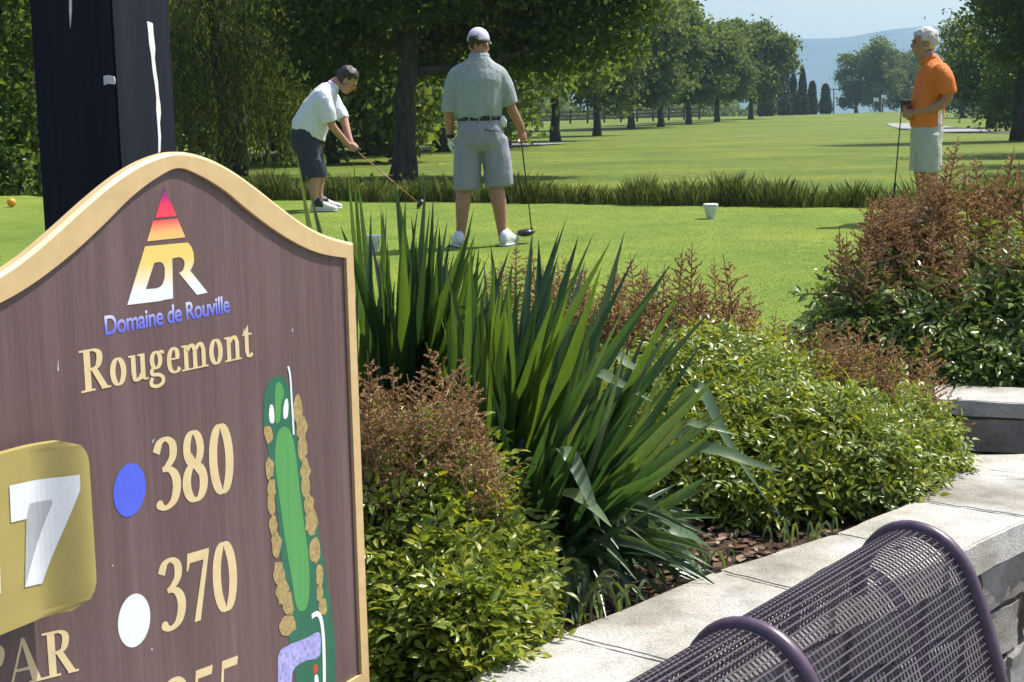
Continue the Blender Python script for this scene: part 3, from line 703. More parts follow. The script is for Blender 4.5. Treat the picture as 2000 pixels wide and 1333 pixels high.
# ------------------------------------------------------------------ people
M['skin'] = simple('tanned_skin', (.40, .215, .145), .5, .08, 30, bmp=.05)
M['skin2'] = simple('sunburnt_skin', (.36, .18, .12), .5, .08, 30, bmp=.05)
M['sageshirt'] = simple('sage_grey_polo', (.30, .345, .355), .85, .04, 16, bmp=.6, bdist=.03, stretch=(1.3, 1.3, .6))
M['greyshort'] = simple('grey_shorts_cloth', (.26, .27, .33), .85, .05, 16, bmp=.6, bdist=.03, stretch=(1.3, 1.3, .6))
M['whiteshirt'] = simple('white_polo', (.68, .72, .83), .85, .03, 16, bmp=.6, bdist=.03, stretch=(1.3, 1.3, .6))
M['navyshort'] = simple('navy_shorts_cloth', (.028, .036, .055), .85, .1, 16, bmp=.6, bdist=.03, stretch=(1.3, 1.3, .6))
M['orange'] = simple('orange_polo', (.66, .17, .022), .8, .05, 16, bmp=.6, bdist=.03, stretch=(1.3, 1.3, .6))
M['stone'] = simple('pale_stone_shorts_cloth', (.43, .44, .40), .85, .05, 16, bmp=.6, bdist=.03, stretch=(1.3, 1.3, .6))
M['lavcap'] = simple('lavender_white_cap', (.50, .46, .64), .8, .1, 35, bmp=.1)
M['black'] = simple('black_leather', (.015, .015, .017), .4, .1, 30, bmp=.05)
M['shoe'] = simple('white_shoe_leather', (.66, .67, .70), .55, .06, 40, bmp=.05)
M['dhair'] = simple('dark_brown_hair', (.028, .022, .02), .5, .3, 1, bmp=.4, stretch=(90, 90, 30))
M['ghair'] = simple('grey_white_hair', (.52, .50, .48), .6, .2, 1, bmp=.4, stretch=(90, 90, 30))
M['eye'] = simple('dark_eye', (.02, .018, .015), .2, .1, 30, bmp=0)
M['steel'] = simple('dark_club_steel', (.05, .052, .06), .3, .1, 30, metal=.7, bmp=0)
M['copper'] = simple('orange_club_shaft', (.42, .20, .11), .35, .08, 30, bmp=0)
M['silver'] = simple('silver_club_head', (.6, .6, .62), .25, .05, 30, metal=.8, bmp=0)
M['rubber'] = simple('rubber_grip', (.018, .018, .02), .7, .1, 60, bmp=.2)
def capsule(mb, a, b, ra, rb, n=12):
    a, b = Vector(a), Vector(b); d = (b - a).normalized(); P = []; r = []
    for t in (-.85, -.5): P.append(a + d * ra * t); r.append(ra * math.sqrt(1 - t * t))
    P += [a, b]; r += [ra, rb]
    for t in (.5, .85): P.append(b + d * rb * t); r.append(rb * math.sqrt(1 - t * t))
    mb.tube(P, r, n)
def chain(mb, P, r, n=14): mb.tube(crom(P, 4), np.interp(np.linspace(0, len(P) - 1, (len(P) - 1) * 4 + 1), range(len(P)), r).tolist(), n)
def ering(mb, rows, n=20):
    """torso-like loft: rows of (centre, half width along u, half depth along v, u, v)"""
    v = []; f = []
    for c, a, b, u, w in rows:
        c, u, w = Vector(c), Vector(u).normalized(), Vector(w).normalized()
        for k in range(n):
            q = 2 * math.pi * k / n; cs, sn_ = math.cos(q), math.sin(q)
            v.append(c + u * a * math.copysign(abs(cs) ** .85, cs) + w * b * math.copysign(abs(sn_) ** .85, sn_))
    for i in range(len(rows) - 1):
        for k in range(n): f.append((i * n + k, i * n + (k + 1) % n, (i + 1) * n + (k + 1) % n, (i + 1) * n + k))
    f += [tuple(range(n))[::-1], tuple(range((len(rows) - 1) * n, len(rows) * n))]; mb.add(v, f)
def hand(mb, wrist, dirv, palm, side, grip=None, L_=.17, curl=1.0):
    """palm, four unequal bent fingers and a thumb leaving the side of the palm; curl closes the fingers towards the palm side"""
    d = Vector(dirv).normalized(); p = Vector(palm); p = (p - d * p.dot(d)).normalized(); s = d.cross(p) * side; w = Vector(wrist)
    mb.ell(w + d * .045, (.040, .018, .052), Matrix((s, p, d)).transposed())
    for k, (o, ln) in enumerate(((-.030, .070), (-.010, .080), (.011, .076), (.030, .060))):
        a = w + d * .078 + s * o; b = a + (d * (1 - .35 * curl) + p * .7 * curl).normalized() * ln * .45; c = b + (d * (.5 - .75 * curl) + p * .9 * curl + d * .3 * (1 - curl)).normalized() * ln * .32; e = c + (-d * .7 * curl + p * .25 + d * (1 - curl)).normalized() * ln * .28
        capsule(mb, a - d * .02, b, .0105, .0095, 8); capsule(mb, b, c, .0095, .0088, 8); capsule(mb, c, e, .0088, .0078, 8)
    a = w + d * .025 - s * .034; b = a + (d * .6 - s * .55 + p * .45).normalized() * .036; c = b + (d * .6 + p * .6 * curl + s * .15).normalized() * .032
    capsule(mb, a, b, .0125, .0112, 8); capsule(mb, b, c, .0112, .0092, 8)
def head(mb, c, face, up, s=1.0):
    f = Vector(face).normalized(); u = Vector(up); u = (u - f * u.dot(f)).normalized(); r = f.cross(u); MM = Matrix((r, f, u)).transposed(); c = Vector(c)
    P = lambda x, y, z: c + (r * x + f * y + u * z) * s
    mb.ell(P(0, -.012, .032), (.076 * s, .096 * s, .088 * s), MM, 22, 14); mb.ell(P(0, .028, -.045), (.056 * s, .060 * s, .072 * s), MM); mb.ell(P(0, .058, -.088), (.028 * s, .024 * s, .022 * s), MM)
    mb.ell(P(0, .092, -.022), (.0125 * s, .019 * s, .024 * s), MM @ Matrix.Rotation(.25, 3, 'X')); mb.ell(P(0, .086, .016), (.040 * s, .012 * s, .012 * s), MM)
    mb.ell(P(0, .084, -.055), (.022 * s, .010 * s, .007 * s), MM); mb.ell(P(0, .082, -.067), (.020 * s, .010 * s, .007 * s), MM)
    for q in (-1, 1): mb.ell(P(q * .076, -.012, -.012), (.010 * s, .020 * s, .032 * s), MM @ Matrix.Rotation(q * .2, 3, 'Z')); mb.ell(P(q * .042, .05, -.03), (.022 * s, .026 * s, .03 * s), MM)
    return P, MM
def face_bits(P, MM, parent, s=1.0):
    for q in (-1, 1):
        MB().ell(P(q * .031, .0845, .002), (.0125 * s, .006 * s, .006 * s), MM, 10, 6).obj('eye', M['eye'], parent, True)
        MB().ell(P(q * .032, .0925, .020), (.019 * s, .006 * s, .0045 * s), MM, 10, 6).obj('eyebrow', M['dhair'], parent, True)
def hair(P, MM, parent, mat, test, s=1.0, puff=.012, seed=0, name='hair'):
    """shell over the skull, open where the face and neck are, its rim turned in to the skin"""
    mb = MB().ell(P(0, -.012, .034), ((.076 + puff) * s, (.096 + puff) * s, (.088 + puff) * s), MM, 40, 26); inv = MM.transposed(); c = P(0, 0, 0); c2 = P(0, -.012, .02); am = .35 if name == 'cap' else 1
    F_ = [q for q in mb.f if test((inv @ ((sum((mb.v[i] for i in q), Vector()) / len(q)) - c)) / s)]; use = sorted({i for q in F_ for i in q}); ix = {u: k for k, u in enumerate(use)}; n = len(use)
    out = [mb.v[u] + (noise.noise_vector(mb.v[u] * 28 + Vector((seed, 0, 0))) * .010 + noise.noise_vector(mb.v[u] * 75) * .006) * s * am for u in use]; inn = [c2 + (p - c2) * .86 for p in out]
    f = [[ix[i] for i in q] for q in F_]; ed = {}
    for q in f:
        for a, b in zip(q, q[1:] + q[:1]): ed[(a, b)] = 1
    rimf = [(b, a, a + n, b + n) for (a, b) in ed if (b, a) not in ed]
    mobj(name, out + inn, f + [[i + n for i in q][::-1] for q in f] + rimf, mat, parent, True)
def shoe(parent, heel, d, L_=.29, mat='shoe', saddle=None):
    d = Vector((d[0], d[1], 0)).normalized(); s = Vector((-d.y, d.x, 0)); h = Vector(heel); mb = MB(); sb = MB()
    rows = [(0, .030, .035), (.03, .036, .058), (.08, .038, .066), (.14, .044, .050), (.20, .050, .034), (.25, .046, .027), (.285, .026, .018)]
    ering(mb, [(h + d * t + Vector((0, 0, .012 + b)), a, b, s, (0, 0, 1)) for t, a, b in rows], 14); o = mb.obj('shoe', M[mat], parent, True)
    ering(sb, [(h + d * t + Vector((0, 0, .010)), a + .004, .011, s, (0, 0, 1)) for t, a, b in rows], 14); sb.obj('sole', M['shoe'], o, True)
    if saddle: ering(MB_ := MB(), [(h + d * t + Vector((0, 0, .022 + b)), a + .003, b, s, (0, 0, 1)) for t, a, b in rows[1:4]], 14); MB_.obj('saddle', M[saddle], o, True)
def folds(sc, amp, seed, str_=(1, 1, .5)):
    return lambda co: (noise.noise(Vector((co.x * sc * str_[0] + seed, co.y * sc * str_[1], co.z * sc * str_[2]))) + .5 * noise.noise(Vector((co.x * sc * 2.3, co.y * sc * 2.3 + seed, co.z * sc * 1.2)))) * amp
def zshift(p): return Vector(p)
U, Vv_ = (1, 0, 0), (0, 1, 0)
# ---- man in grey, seen from behind: local x = picture right, y = away from the camera
g0 = gnd(945, 485, 0); g0.z = gz(g0.x, g0.y)
man = tag(empty('person', g0), 'man seen from behind in sage polo, grey shorts and lavender cap holding a club', 'person', 'golfers on the tee')
fwd = Vector((.42, .9, 0)).normalized(); mb = MB()
Pm, Mm = head(mb, (.0, .02, 1.605), fwd + Vector((0, 0, -.05)), (0, 0, 1), 1.0)
chain(mb, [(-.01, .0, 1.42), (-.005, .005, 1.50), (.0, .01, 1.57)], [.072, .068, .066])
for s, kx, ax in ((-1, -.145, -.185), (1, .115, .155)):
    chain(mb, [(s * .10, 0, .92), ((s * .10 + kx) / 2, .01, .70), (kx, .0, .47), (kx + (ax - kx) * .35, -.02, .36), (kx + (ax - kx) * .75, -.005, .18), (ax, 0, .08)], [.085, .085, .064, .062, .044, .038])
    mb.ell((ax, .04, .05), (.036, .08, .04))
ering(mb, [((0, 0, .9), .14, .09, U, Vv_), ((0, 0, 1.1), .15, .09, U, Vv_), ((0, 0, 1.3), .16, .09, U, Vv_), ((0, 0, 1.40), .13, .07, U, Vv_)])
chain(mb, [(-.175, 0, 1.38), (-.225, .0, 1.25), (-.250, .0, 1.10), (-.252, .03, .98), (-.250, .05, .875)], [.06, .05, .043, .038, .030])
chain(mb, [(.155, 0, 1.38), (.205, .01, 1.25), (.242, .02, 1.11), (.298, .08, .99), (.330, .12, .915)], [.06, .05, .043, .038, .030])
hand(mb, (.330, .12, .92), (.22, .25, -1), (-.6, .5, .1), 1, curl=1.0)
remesh(mb, 'body', M['skin2'], man, .008)
hb_ = MB(); hand(hb_, (-.250, .05, .875), (.0, .15, -1), (.9, .2, 0), -1, curl=.55); remesh(hb_, 'glove', M['shoe'], man, .006, sm=2)
MB().tube([(-.251, .047, .900), (-.250, .049, .872)], [(.037, .037)] * 2, 14).obj('wristband', M['black'], man, True)
face_bits(Pm, Mm, man)
hair(Pm, Mm, man, M['dhair'], lambda q: q.z < .045 and q.y < .015 and q.z > -.055 and abs(q.x) < .1, puff=.004)
mb = MB()
ering(mb, [((-.01, .0, 1.005), .168, .122, U, Vv_), ((-.01, -.005, 1.08), .182, .135, U, Vv_), ((-.010, -.01, 1.20), .192, .132, U, Vv_), ((-.010, -.012, 1.32), .198, .128, U, Vv_), ((-.010, -.008, 1.39), .200, .108, U, Vv_), ((-.008, -.004, 1.435), .172, .095, U, Vv_), ((-.006, 0, 1.475), .110, .082, U, Vv_), ((-.004, 0, 1.505), .078, .073, U, Vv_)])
chain(mb, [(-.12, 0, 1.41), (-.188, 0, 1.345), (-.232, .0, 1.23), (-.252, .0, 1.075)], [.06, .072, .070, .066])
chain(mb, [(.10, 0, 1.41), (.162, 0, 1.345), (.205, .012, 1.24), (.238, .02, 1.125)], [.06, .072, .070, .068])
remesh(mb, 'shirt', M['sageshirt'], man, .010, folds(7, .011, 1, (1, 1, .8)))
ering(cb := MB(), [((-.004, .0, 1.485), .088, .082, U, Vv_), ((-.002, .004, 1.528), .080, .074, U, Vv_), ((-.002, .004, 1.534), .070, .064, U, Vv_)]); cb.obj('collar', M['sageshirt'], man, True)
mb = MB()
ering(mb, [((-.01, 0, 1.03), .166, .118, U, Vv_), ((-.008, -.01, .93), .182, .14, U, Vv_), ((-.005, -.01, .82), .195, .135, U, Vv_), ((0, 0, .76), .19, .11, U, Vv_)])
chain(mb, [(-.10, -.005, .86), (-.120, .0, .66), (-.128, .0, .455)], [.115, .113, .112]); chain(mb, [(.095, -.005, .86), (.125, .0, .66), (.140, .0, .475)], [.115, .118, .116])
sh = remesh(mb, 'shorts', M['greyshort'], man, .010, folds(8, .011, 4, (1, 1, .35)), 14)
ering(cb := MB(), [((-.01, 0, 1.005), .176, .129, U, Vv_), ((-.01, 0, 1.04), .173, .127, U, Vv_)]); cb.obj('belt', M['black'], man, True)
for x in (-.09, -.01, .08): MB().box((x, -.131, 1.022), (.012, .012, .046)).obj('belt_loop', M['greyshort'], man)
MB().box((.085, -.1465, .925), (.12, .004, .006), M=Matrix.Rotation(.12, 3, 'Y')).obj('back_pocket', M['navyshort'], man)
ering(cb := MB(), [((.175, -.06, 1.04), .012, .012, U, Vv_), ((.178, -.06, 1.0), .03, .014, U, Vv_), ((.185, -.055, .95), .02, .012, U, Vv_)]); cb.obj('spare_glove', M['shoe'], man, True)
# cap: panelled dome with a back opening, strap and peak
hair(Pm, Mm, man, M['lavcap'], lambda q: q.z > .022 and not (q.y < -.07 and q.z < .058 and abs(q.x) < .036), puff=.010, name='cap')
vp = []; fp_ = []
for i in range(9):
    a = (i - 4) / 4 * 1.15
    for k in (0, 1): vp.append(Pm(math.sin(a) * (.083 + .004 * k), -.012 + math.cos(a) * (.100 + .072 * k * max(0, math.cos(a)) ** .5), .036 - .014 * k - .012 * abs(math.sin(a)) * k))
for i in range(8): fp_.append((2 * i, 2 * i + 1, 2 * i + 3, 2 * i + 2))
pk = mobj('cap_peak', vp + [p - Vector((0, 0, .004)) for p in vp], fp_ + [tuple(j + 18 for j in q)[::-1] for q in fp_] + [(1, 19, 21, 3)] , M['lavcap'], man, True)
MB().tube([Pm(math.sin(a) * .084, -.012 - math.cos(a) * .106, .030) for a in (-.5, -.25, 0, .25, .5)], [(.009, .004)] * 5, 8, up=(0, 0, 1)).obj('cap_strap', M['black'], man, True)
for s, ax in ((-1, -.185), (1, .155)): shoe(man, (ax, -.075, 0), (s * .28 + .1, 1))
def club(label, at_, grip_end, hosel, head_dir, shaft='steel', grip_mat='rubber', head_mat='steel', grip_len=.27, driver=True, hs=1.0):
    """club with tapered grip, shaft, hosel and a wood-type head whose crown bulges behind the face"""
    o = Vector(at_); root = tag(empty('golf_club', o), label, 'golf club', 'golf clubs held on the tee'); g, h = Vector(grip_end) - o, Vector(hosel) - o; d = (h - g).normalized()
    MB().tube([g, g + d * .02, g + d * grip_len], [.0145, .0135, .0095], 10).obj('grip', M[grip_mat], root, True)
    MB().tube([g + d * grip_len, h], [.0062, .0050], 8).obj('shaft', M[shaft], root, True)
    hd = Vector(head_dir).normalized(); upv = -d; s = (hd - upv * hd.dot(upv)).normalized(); bk = upv.cross(s); mb = MB()
    rows = [(-.012, .014, .020), (.008, .034, .040), (.04, .050, .052), (.075, .046, .050), (.105, .028, .034), (.118, .010, .014)]
    ering(mb, [(h + d * .018 + s * t * hs + bk * .012, b * hs, .55 * a * hs, bk, upv) for t, a, b in rows], 14); mb.tube([h - d * .03, h + d * .01], [.0075, .010], 8); ho = mb.obj('club_head', M[head_mat], root, True)
    MB().box(h + d * .018 + s * .05 * hs - bk * .040 * hs, (.085 * hs, .005, .042 * hs), M=Matrix((s, bk, upv)).transposed()).obj('face_plate', M['silver'], ho)
    return root
def lw(root, x, y, z): return root.location + Vector((x, y, z))
club('dark driver held upright by the man in grey, its head resting on the grass', lw(man, .40, .2, 0), lw(man, .275, .12, 1.32), lw(man, .392, .16, .115), (-1, -.4, -.2), hs=1.15)
# ---- bending golfer in white, facing picture right
b0 = at(628, 410, 15.9); b0.z = gz(b0.x, 15.9)
gol = tag(empty('person', b0), 'bending golfer in white polo and navy shorts addressing the ball with his club', 'person', 'golfers on the tee'); mb = MB()
hd_c = Vector((.325, 0, 1.365)); fdir = Vector((.80, .10, -.62)); Pm, Mm = head(mb, hd_c, fdir, (.62, 0, .8), 1.12)
chain(mb, [(.10, 0, 1.24), (.17, 0, 1.31), (.245, 0, 1.36)], [.075, .068, .062])
for y in (-.17, .20):
    chain(mb, [(-.14, y * .5, .80), (-.085, y * .75, .62), (-.02, y * .95, .42), (-.045, y, .30), (-.045, y, .17), (-.025, y, .08)], [.075, .085, .066, .062, .044, .038]); mb.ell((.02, y, .05), (.08, .036, .04))
ering(mb, [((-.13, 0, .78), .10, .10, (.95, 0, -.2), Vv_), ((-.05, 0, .98), .10, .13, (.9, 0, -.45), Vv_), ((.08, 0, 1.17), .08, .14, (.9, 0, -.45), Vv_)])
chain(mb, [(.10, -.19, 1.17), (.15, -.20, 1.0), (.165, -.185, .90), (.24, -.10, .79), (.315, -.03, .69)], [.058, .052, .045, .038, .030])
chain(mb, [(.14, .19, 1.17), (.24, .16, 1.0), (.27, .13, .92), (.305, .07, .80), (.345, .02, .68)], [.058, .05, .045, .038, .030])
hand(mb, (.315, -.03, .70), (.75, .1, -.66), (.1, 1, .2), 1, curl=1.0); hand(mb, (.335, .035, .71), (.62, -.1, -.78), (.1, -1, 0), -1, curl=1.0)
remesh(mb, 'body', M['skin'], gol, .008); face_bits(Pm, Mm, gol, 1.12)
hair(Pm, Mm, gol, M['dhair'], lambda q: ((q.z > .055 and q.y < .07) or q.z > .105 or (q.y < .02 and q.z > -.05 and not (abs(q.x) > .055 and q.y > -.03 and q.z < .02))), 1.12, puff=.012)
mb = MB(); tl = (.86, 0, -.5)
ering(mb, [((-.105, 0, .80), .185, .17, (.93, 0, -.40), Vv_), ((-.095, 0, .87), .19, .19, (.93, 0, -.42), Vv_), ((-.045, 0, .98), .185, .20, tl, Vv_), ((.03, 0, 1.10), .165, .215, tl, Vv_), ((.09, 0, 1.21), .135, .215, (.85, 0, -.55), Vv_), ((.14, 0, 1.285), .095, .14, (.85, 0, -.55), Vv_), ((.175, 0, 1.31), .07, .075, (.85, 0, -.55), Vv_)])
chain(mb, [(.085, -.15, 1.215), (.105, -.205, 1.15), (.135, -.21, 1.02), (.15, -.20, .935)], [.078, .085, .082, .080]); chain(mb, [(.12, .15, 1.21), (.16, .19, 1.13), (.225, .17, 1.02), (.25, .15, .96)], [.078, .082, .074, .070])
remesh(mb, 'shirt', M['whiteshirt'], gol, .010, folds(8, .012, 2, (1, 1, .8)))
ering(cb := MB(), [((.165, 0, 1.30), .074, .078, (.85, 0, -.55), Vv_), ((.195, 0, 1.335), .066, .07, (.85, 0, -.55), Vv_)]); cb.obj('collar', M['whiteshirt'], gol, True)
mb = MB()
ering(mb, [((-.10, 0, .87), .165, .165, (.93, 0, -.40), Vv_), ((-.125, 0, .79), .180, .185, (.95, 0, -.25), Vv_), ((-.125, 0, .68), .165, .19, U, Vv_), ((-.10, 0, .60), .14, .17, U, Vv_)])
for y in (-.14, .17): chain(mb, [(-.125, y * .6, .70), (-.085, y * .85, .52), (-.050, y, .345)], [.128, .122, .118])
remesh(mb, 'shorts', M['navyshort'], gol, .010, folds(8, .011, 6, (1, 1, .35)))
for y in (-.17, .20): shoe(gol, (-.09, y, 0), (1, (-.1, .25)[y > 0]), .29, 'shoe', 'black')
club('slender club with orange shaft swung down by the bending golfer in white', lw(gol, .9, 0, 0), lw(gol, .27, -.01, .735), lw(gol, 1.04, -.03, .06), (.25, 1, 0), 'copper', hs=.9, grip_len=.2)
# ---- man in orange, side on, facing picture left
o0 = at(1806, 434, 13.35); o0.z = gz(o0.x, 13.35)
ora = tag(empty('person', o0), 'grey-haired man in orange polo and pale shorts standing side on with a club', 'person', 'golfers on the tee'); mb = MB()
Pm, Mm = head(mb, (-.035, .0, 1.575), (-1, .12, .02), (0, 0, 1), 1.08)
chain(mb, [(.02, 0, 1.36), (-.005, 0, 1.44), (-.022, 0, 1.50)], [.072, .064, .062])
for y, k in ((-.095, .02), (.10, -.01)):
    chain(mb, [(.005, y * .9, .88), (.0, y, .66), (k - .005, y, .45), (k + .015, y, .34), (k + .012, y, .17), (k, y, .08)], [.062, .078, .064, .062, .044, .038]); mb.ell((k - .04, y, .05), (.08, .036, .04))
ering(mb, [((.01, 0, .85), .06, .08, U, Vv_), ((.01, 0, 1.1), .10, .14, U, Vv_), ((.045, 0, 1.28), .09, .15, U, Vv_), ((.035, 0, 1.36), .07, .10, U, Vv_)])
chain(mb, [(.075, -.19, 1.32), (.105, -.22, 1.18), (.11, -.22, 1.07), (.0, -.18, 1.0), (-.135, -.085, .965)], [.058, .053, .046, .040, .031])
chain(mb, [(.07, .19, 1.32), (.08, .21, 1.18), (.06, .2, 1.06), (-.05, .14, 1.03), (-.14, .03, 1.02)], [.058, .053, .046, .040, .031])
hand(mb, (-.135, -.085, .965), (-1, .45, -.05), (.2, 1, 0), -1, curl=1.0); hand(mb, (-.14, .03, 1.02), (-1, -.3, .0), (0, -1, .0), 1, curl=1.0)
remesh(mb, 'body', M['skin2'], ora, .008); face_bits(Pm, Mm, ora, 1.08)
hair(Pm, Mm, ora, M['ghair'], lambda q: q.z > .058 or (q.y < .03 and q.z > -.062 and not (abs(q.x) > .055 and q.y > -.03 and q.z < .012)), 1.08, puff=.009, seed=3)
mb = MB()
ering(mb, [((.005, 0, .84), .138, .165, U, Vv_), ((-.002, 0, .95), .142, .18, U, Vv_), ((.012, 0, 1.08), .142, .19, U, Vv_), ((.035, 0, 1.2), .142, .20, U, Vv_), ((.045, 0, 1.30), .128, .205, U, Vv_), ((.04, 0, 1.375), .10, .15, U, Vv_), ((.02, 0, 1.43), .075, .08, (1, 0, .3), Vv_)])
chain(mb, [(.06, -.14, 1.345), (.08, -.205, 1.28), (.105, -.225, 1.19), (.115, -.225, 1.125)], [.075, .082, .078, .076]); chain(mb, [(.06, .14, 1.345), (.07, .2, 1.28), (.08, .22, 1.19), (.075, .21, 1.13)], [.075, .08, .075, .073])
st_ = remesh(mb, 'shirt', M['orange'], ora, .010, folds(8, .011, 9, (1, 1, .8)))
st_.data.materials.append(M['shoe'])
for p in st_.data.polygons:
    c = p.center
    if c.z < .985 and .055 < c.x + .02 * (c.z - .9) < .105 and c.z > .83: p.material_index = 1
ering(cb := MB(), [((.008, 0, 1.415), .078, .080, (1, 0, .35), Vv_), ((-.004, 0, 1.458), .07, .068, (1, 0, .35), Vv_)]); cb.obj('collar', M['orange'], ora, True)
mb = MB()
ering(mb, [((.008, 0, .87), .128, .155, U, Vv_), ((.005, 0, .78), .135, .17, U, Vv_), ((.0, 0, .68), .13, .17, U, Vv_), ((0, 0, .62), .11, .15, U, Vv_)])
for y, k in ((-.09, .01), (.10, -.02)): chain(mb, [(.0, y * .8, .76), (k * .6, y, .60), (k, y, .445)], [.118, .106, .102])
remesh(mb, 'shorts', M['stone'], ora, .010, folds(8, .011, 12, (1, 1, .35)))
for y, k in ((-.095, .02), (.10, -.01)): shoe(ora, (k + .075, y, 0), (-1, (-.15, .15)[y > 0]))
club('upturned club of the man in orange, silver head up at his hands', lw(ora, -.28, 0, 0), lw(ora, -.305, -.03, .012), lw(ora, -.232, -.035, 1.045), (.35, -.7, .3), 'steel', head_mat='steel', grip_len=.34, hs=.9)

# ------------------------------------------------------------------ tee markers
M['marker'] = simple('white_tee_marker_paint', (.62, .66, .64), .6, .05, 30, bmp=.05)
def marker(px, py, Y, label):
    p = at(px, py, Y); p.z = gz(p.x, p.y); r_ = tag(empty('tee_marker', p), label, 'tee marker', 'white tee markers')
    ering(mb := MB(), [((0, 0, 0), .032, .032, U, Vv_), ((0, 0, .10), .066, .066, U, Vv_), ((0, 0, .118), .068, .068, U, Vv_)], 20); mb.obj('cone', M['marker'], r_)
    ering(mb := MB(), [((0, 0, .119), .071, .071, U, Vv_), ((0, 0, .136), .071, .071, U, Vv_), ((0, 0, .141), .062, .062, U, Vv_)], 20); mb.obj('rim', M['marker'], r_)
marker(1388, 430, 14.0, 'white cup-shaped tee marker alone on the open grass right of the man in grey')
marker(728, 490, 11.7, 'white cup-shaped tee marker half hidden by sword leaves left of the man in grey')
p = at(23, 404, 17.3); p.z = gz(p.x, p.y)
ob = tag(empty('tee_ball', p), 'orange ball-shaped tee marker on the grass left of the black post', 'tee marker')
M['ballp'] = simple('orange_marker_paint', (.72, .30, .03), .45, .08, 30, bmp=.05)
MB().ell((0, 0, .055), (.052, .052, .052), None, 20, 12).obj('ball', M['ballp'], ob, True); MB().tube([(0, 0, -.05), (0, 0, .01)], [.012, .016], 8).obj('spike', M['steel'], ob, True)

# ------------------------------------------------------------------ trees
M['bark'] = simple('dark_bark', (.085, .072, .06), .95, .3, 1, bmp=.9, bdist=.03, stretch=(14, 14, 3), spec=.1)
def lm(name, a, b, c, **k): return leaf_mat(name, [(0, a), (.5, b), (1, c)], **{'rough': .62, 'spec': .15, **k})
M['maple'] = lm('maple_leaves', (.040, .075, .025), (.080, .135, .036), (.235, .30, .085), clump=.35, trans=.5)  # lightest tone paints sunlit highlights onto scattered leaves
M['ash'] = lm('ash_leaves', (0.060, 0.102, 0.036), (0.102, 0.156, 0.054), (0.180, 0.228, 0.078), clump=.3, trans=.4)
M['willow'] = lm('willow_leaves', (.055, .095, .032), (.11, .16, .052), (.26, .30, .11), clump=.6, trans=.48)
M['hedge'] = lm('hedge_leaves', (.05, .095, .022), (.10, .17, .035), (.2, .26, .07), clump=1.5, trans=.45)
M['cedar'] = lm('cedar_leaves', (.022, .042, .020), (.035, .06, .028), (.055, .085, .035), clump=.5, trans=.15)
def soup(Cn, size, aspect, rng, droop=0.0, outward=None):
    n = len(Cn)
    d = rng.normal(size=(n, 3)); d[:, 2] -= droop
    if outward is not None: d += outward
    d /= np.linalg.norm(d, axis=1)[:, None]
    a = rng.normal(size=(n, 3)); w = np.cross(d, a); w /= np.linalg.norm(w, axis=1)[:, None]
    l = (size * rng.uniform(.65, 1.3, n))[:, None]; V = np.zeros((n, 4, 3)); nn = np.cross(d, w) * l * .12
    V[:, 0] = Cn - d * l * .5; V[:, 1] = Cn + w * l * aspect * .5 - nn; V[:, 2] = Cn + d * l * .5; V[:, 3] = Cn - w * l * aspect * .5 - nn
    return V
def crown_pts(blobs, nleaf, per, cl, rng, cut=None):
    """leaf positions: clumps near the skin of each blob, fewer within"""
    vol = np.array([(b[3] * b[4] * b[5]) ** (2 / 3) for b in blobs]); share = vol / vol.sum(); out = []
    for b, sh in zip(blobs, share):
        m = max(3, int(nleaf * sh / per)); d = rng.normal(size=(m, 3)); d /= np.linalg.norm(d, axis=1)[:, None]
        r = rng.uniform(.35, 1.06, m) ** .45
        c = np.array(b[:3]) + d * r[:, None] * np.array(b[3:6])
        k = rng.uniform(.5, 1.5, m); p = np.repeat(c, per, 0) + rng.normal(size=(m * per, 3)) * np.array([1, 1, .6]) * (cl * np.repeat(k, per))[:, None]
        out.append(p)
    p = np.concatenate(out)
    return p if cut is None else p[cut(p)]
def limb_tree(root, base, h, rad, blobs, seed, lean=(0, 0), split=.45):
    r = random.Random(seed); mb = MB(); b = Vector((0, 0, -.15)); top = Vector((lean[0], lean[1], h * split)); n = 8
    P = [b.lerp(top, i / n) + Vector((r.uniform(-1, 1), r.uniform(-1, 1), 0)) * rad * .25 * (i > 0) for i in range(n + 1)]
    rr = [rad * (1.45 if i == 0 else 1.12 if i == 1 else 1 - .35 * i / n) for i in range(n + 1)]
    mb.tube(P, rr, 12); tr = mb.obj('trunk', M['bark'], root, True)
    lb = MB()
    for q in blobs[:7]:
        e = Vector(q[:3]); s = P[r.randint(n - 3, n)]; md = s.lerp(e, .5) + Vector((0, 0, -.08 * (e - s).length))
        lb.tube(crom([s, md, e], 4), [rad * .5 - rad * .42 * i / 8 for i in range(9)], 7)
        for _ in range(2):
            a = md.lerp(e, r.uniform(.1, .7)); o = e + Vector((r.uniform(-1, 1) * q[3], r.uniform(-1, 1) * q[4], r.uniform(-.6, .8) * q[5])) * .7
            lb.tube([a, a.lerp(o, .5) + Vector((0, 0, .1)), o], [rad * .18, rad * .12, rad * .04], 5)
    lb.obj('limb', M['bark'], root, True)
def tree(name, label, cat, px, Y, h, rad, blobs, nleaf, leaf, mat, seed, group=None, aspect=.6, per=22, cl=.4, droop=.2, lean=(0, 0), split=.45, cut=None, x=None):
    X = at(px, 240, Y).x if x is None else x; z = gz(X, Y); root = tag(empty(name, (X, Y, z)), label, cat, group)
    rng = np.random.default_rng(seed); limb_tree(root, None, h, rad, blobs, seed, lean, split)
    p = crown_pts(blobs, nleaf, per, cl, rng, cut)
    dobj('crown', poly_np('crown', soup(p, leaf, aspect, rng, droop), 4, mat), root)['kind'] = 'stuff'
    return root
